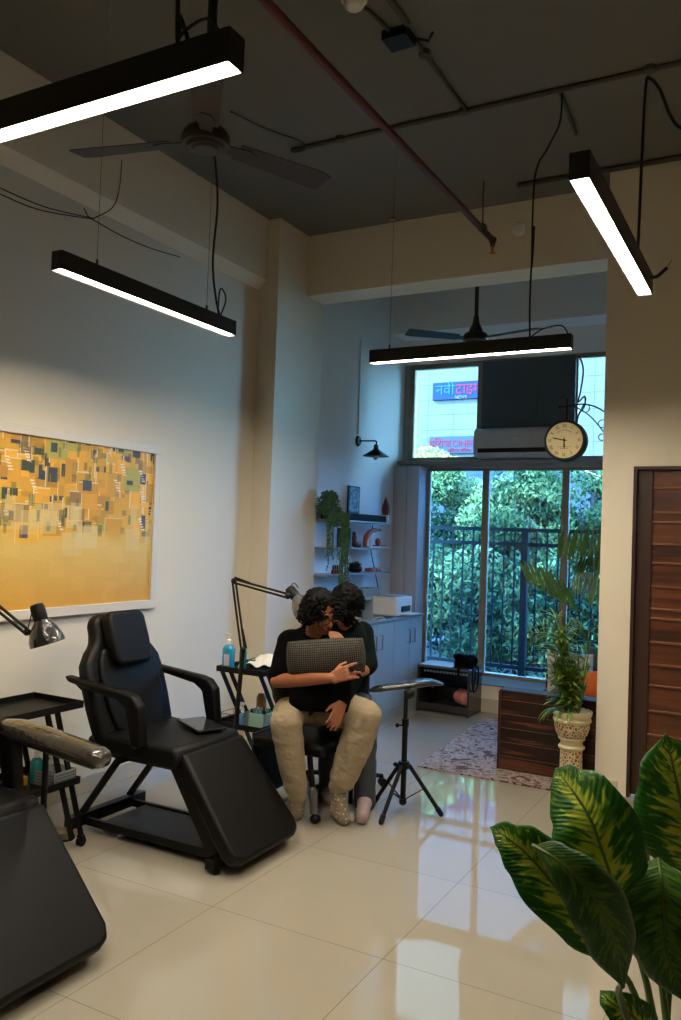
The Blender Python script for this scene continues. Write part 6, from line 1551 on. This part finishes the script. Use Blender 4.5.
# ---------------- big variegated plant in the foreground
GX, GY = -0.12, 1.55
t = thing('variegated_plant', 'large variegated broad-leaved plant in the lower right foreground', 'plant', (GX, GY, 0.40))
def big_leaf(mid, wid, m_, depth, curl=0.25, fold=0.22, yaw=0.0, wave=0.04):
    "mid = pixels from base to tip, wid = half widths in pixels"
    P_ = [at_d(a, b, d) for a, b, d in mid]; P_ = smooth_pts(P_, 8); n = len(P_); NV = 12
    o = 0; vs = []; uvs = []
    for i, p in enumerate(P_):
        f = i / (n - 1); q = f * (len(wid) - 1); k = min(int(q), len(wid) - 2); q -= k
        q = q * q * (3 - 2 * q)
        w = (wid[k] * (1 - q) + wid[k + 1] * q) * depth / FPX
        tg = (P_[min(i + 1, n - 1)] - P_[max(i - 1, 0)]).normalized()
        s = tg.cross(FW).normalized(); nn = tg.cross(s).normalized()
        if nn.dot(FW) > 0: nn = -nn
        s = (s * math.cos(yaw) + nn * math.sin(yaw)).normalized(); n2 = tg.cross(s).normalized()
        if n2.dot(FW) > 0: n2 = -n2
        for j in range(NV + 1):
            u = j / NV * 2 - 1
            off = fold * abs(u) * w - curl * w * u * u + wave * w * math.sin(f * 16 + u * 2) * abs(u)
            vs.append(p + s * u * w + n2 * off); uvs.append((j / NV, f))
    fs = [(i * (NV + 1) + j, i * (NV + 1) + j + 1, (i + 1) * (NV + 1) + j + 1, (i + 1) * (NV + 1) + j) for i in range(n - 1) for j in range(NV)]
    m = MB(); m.add(vs, fs); o = obj('leaf', m, m_, t, sharp=80)
    uv = o.data.uv_layers.new(name='uv')
    for p in o.data.polygons:
        for li in p.loop_indices: uv.data[li].uv = uvs[o.data.loops[li].vertex_index]
    so = o.modifiers.new('s', 'SOLIDIFY'); so.thickness = 0.0009
    ms = MB(); ms.tube([P_[i] - FW * 0.0012 for i in range(0, n, 2)], [0.0034 * (1 - 0.8 * i / n) for i in range(0, n, 2)], 6); obj('midrib', ms, STEMG, o)
    return P_[0]
bases = []
bases.append(big_leaf([(690, 872, 1.62), (686, 830, 1.60), (676, 780, 1.62), (665, 733, 1.66)], [8, 42, 47, 34, 0.5], DIEFF, 1.62, yaw=0.0))
bases.append(big_leaf([(618, 902, 1.50), (606, 862, 1.48), (588, 815, 1.50), (566, 782, 1.55), (555, 768, 1.58)], [6, 38, 44, 36, 18, 0.5], DIEFF, 1.5, yaw=-0.2))
bases.append(big_leaf([(612, 960, 1.42), (575, 912, 1.38), (535, 862, 1.40), (508, 838, 1.42), (490, 827, 1.45)], [5, 26, 34, 26, 14, 0.5], DIEFF, 1.4, yaw=0.25))
bases.append(big_leaf([(650, 872, 1.66), (638, 838, 1.68), (620, 800, 1.72), (596, 772, 1.78)], [4, 16, 14, 8, 0.5], DIEFFD, 1.68, yaw=0.9))
bases.append(big_leaf([(658, 858, 1.53), (662, 880, 1.49), (664, 915, 1.46), (669, 960, 1.44), (690, 1006, 1.46)], [4, 38, 48, 44, 30, 0.6], DIEFF2, 1.45, yaw=0.3, curl=0.5))
bases.append(big_leaf([(533, 845, 1.32), (560, 862, 1.28), (592, 895, 1.26), (613, 935, 1.27), (624, 988, 1.31)], [0.6, 16, 25, 31, 27, 2], DIEFF2, 1.28, yaw=-0.15, curl=0.6, fold=0.3))
bases.append(big_leaf([(655, 1040, 1.44), (635, 1018, 1.42), (612, 1003, 1.42), (600, 990, 1.44)], [10, 20, 17, 10, 0.5], DIEFF, 1.42, yaw=0.2))
root = [Vector((GX + 0.02 * k - 0.06, GY + 0.01 * k, 0.40)) for k in range(7)]
for k, (b, d_) in enumerate(((at_d(690, 874, 1.62), 0), (at_d(618, 904, 1.505), 1), (at_d(612, 962, 1.42), 2), (at_d(650, 874, 1.66), 3), (at_d(655, 870, 1.53), 4), (at_d(622, 984, 1.31), 5), (at_d(655, 1040, 1.44), 6))):
    m = MB(); mid_ = [at_d(668, 1000, 1.6), at_d(652, 1010, 1.52), at_d(641, 1015, 1.46), at_d(662, 985, 1.6), at_d(664, 1000, 1.54), at_d(628, 1022, 1.40), at_d(668, 1065, 1.48)][k]
    m.tube(smooth_pts([root[d_], mid_, b], 6), [0.010 - 0.006 * i / 12 for i in range(13)], 8); obj('stem', m, STEMG, t)
m = MB(); m.lathe((GX, GY, 0.40), [(0.14, -0.02), (0.14, 0.0), (0, 0.005)], 28); 
obj('soil', m, STONE, t)
t2_ = thing('plant_pot', 'plain pot of the large foreground plant, below the picture edge', 'pot', (GX, GY, 0))
m = MB(); m.lathe((GX, GY, 0), [(0.11, 0), (0.12, 0.01), (0.165, 0.41), (0.175, 0.41), (0.175, 0.435), (0.155, 0.435), (0.150, 0.38), (0.10, 0.03)], 36); obj('pot_body', m, mat('white pot', (200, 195, 185), 0.4), t2_)
m = MB(); m.lathe((GX, GY, 0.375), [(0.148, 0), (0, 0.002)], 20); obj('inner_plate', m, STONE, t2_)

for o in bpy.data.objects:
    if '_w' in o: del o['_w']
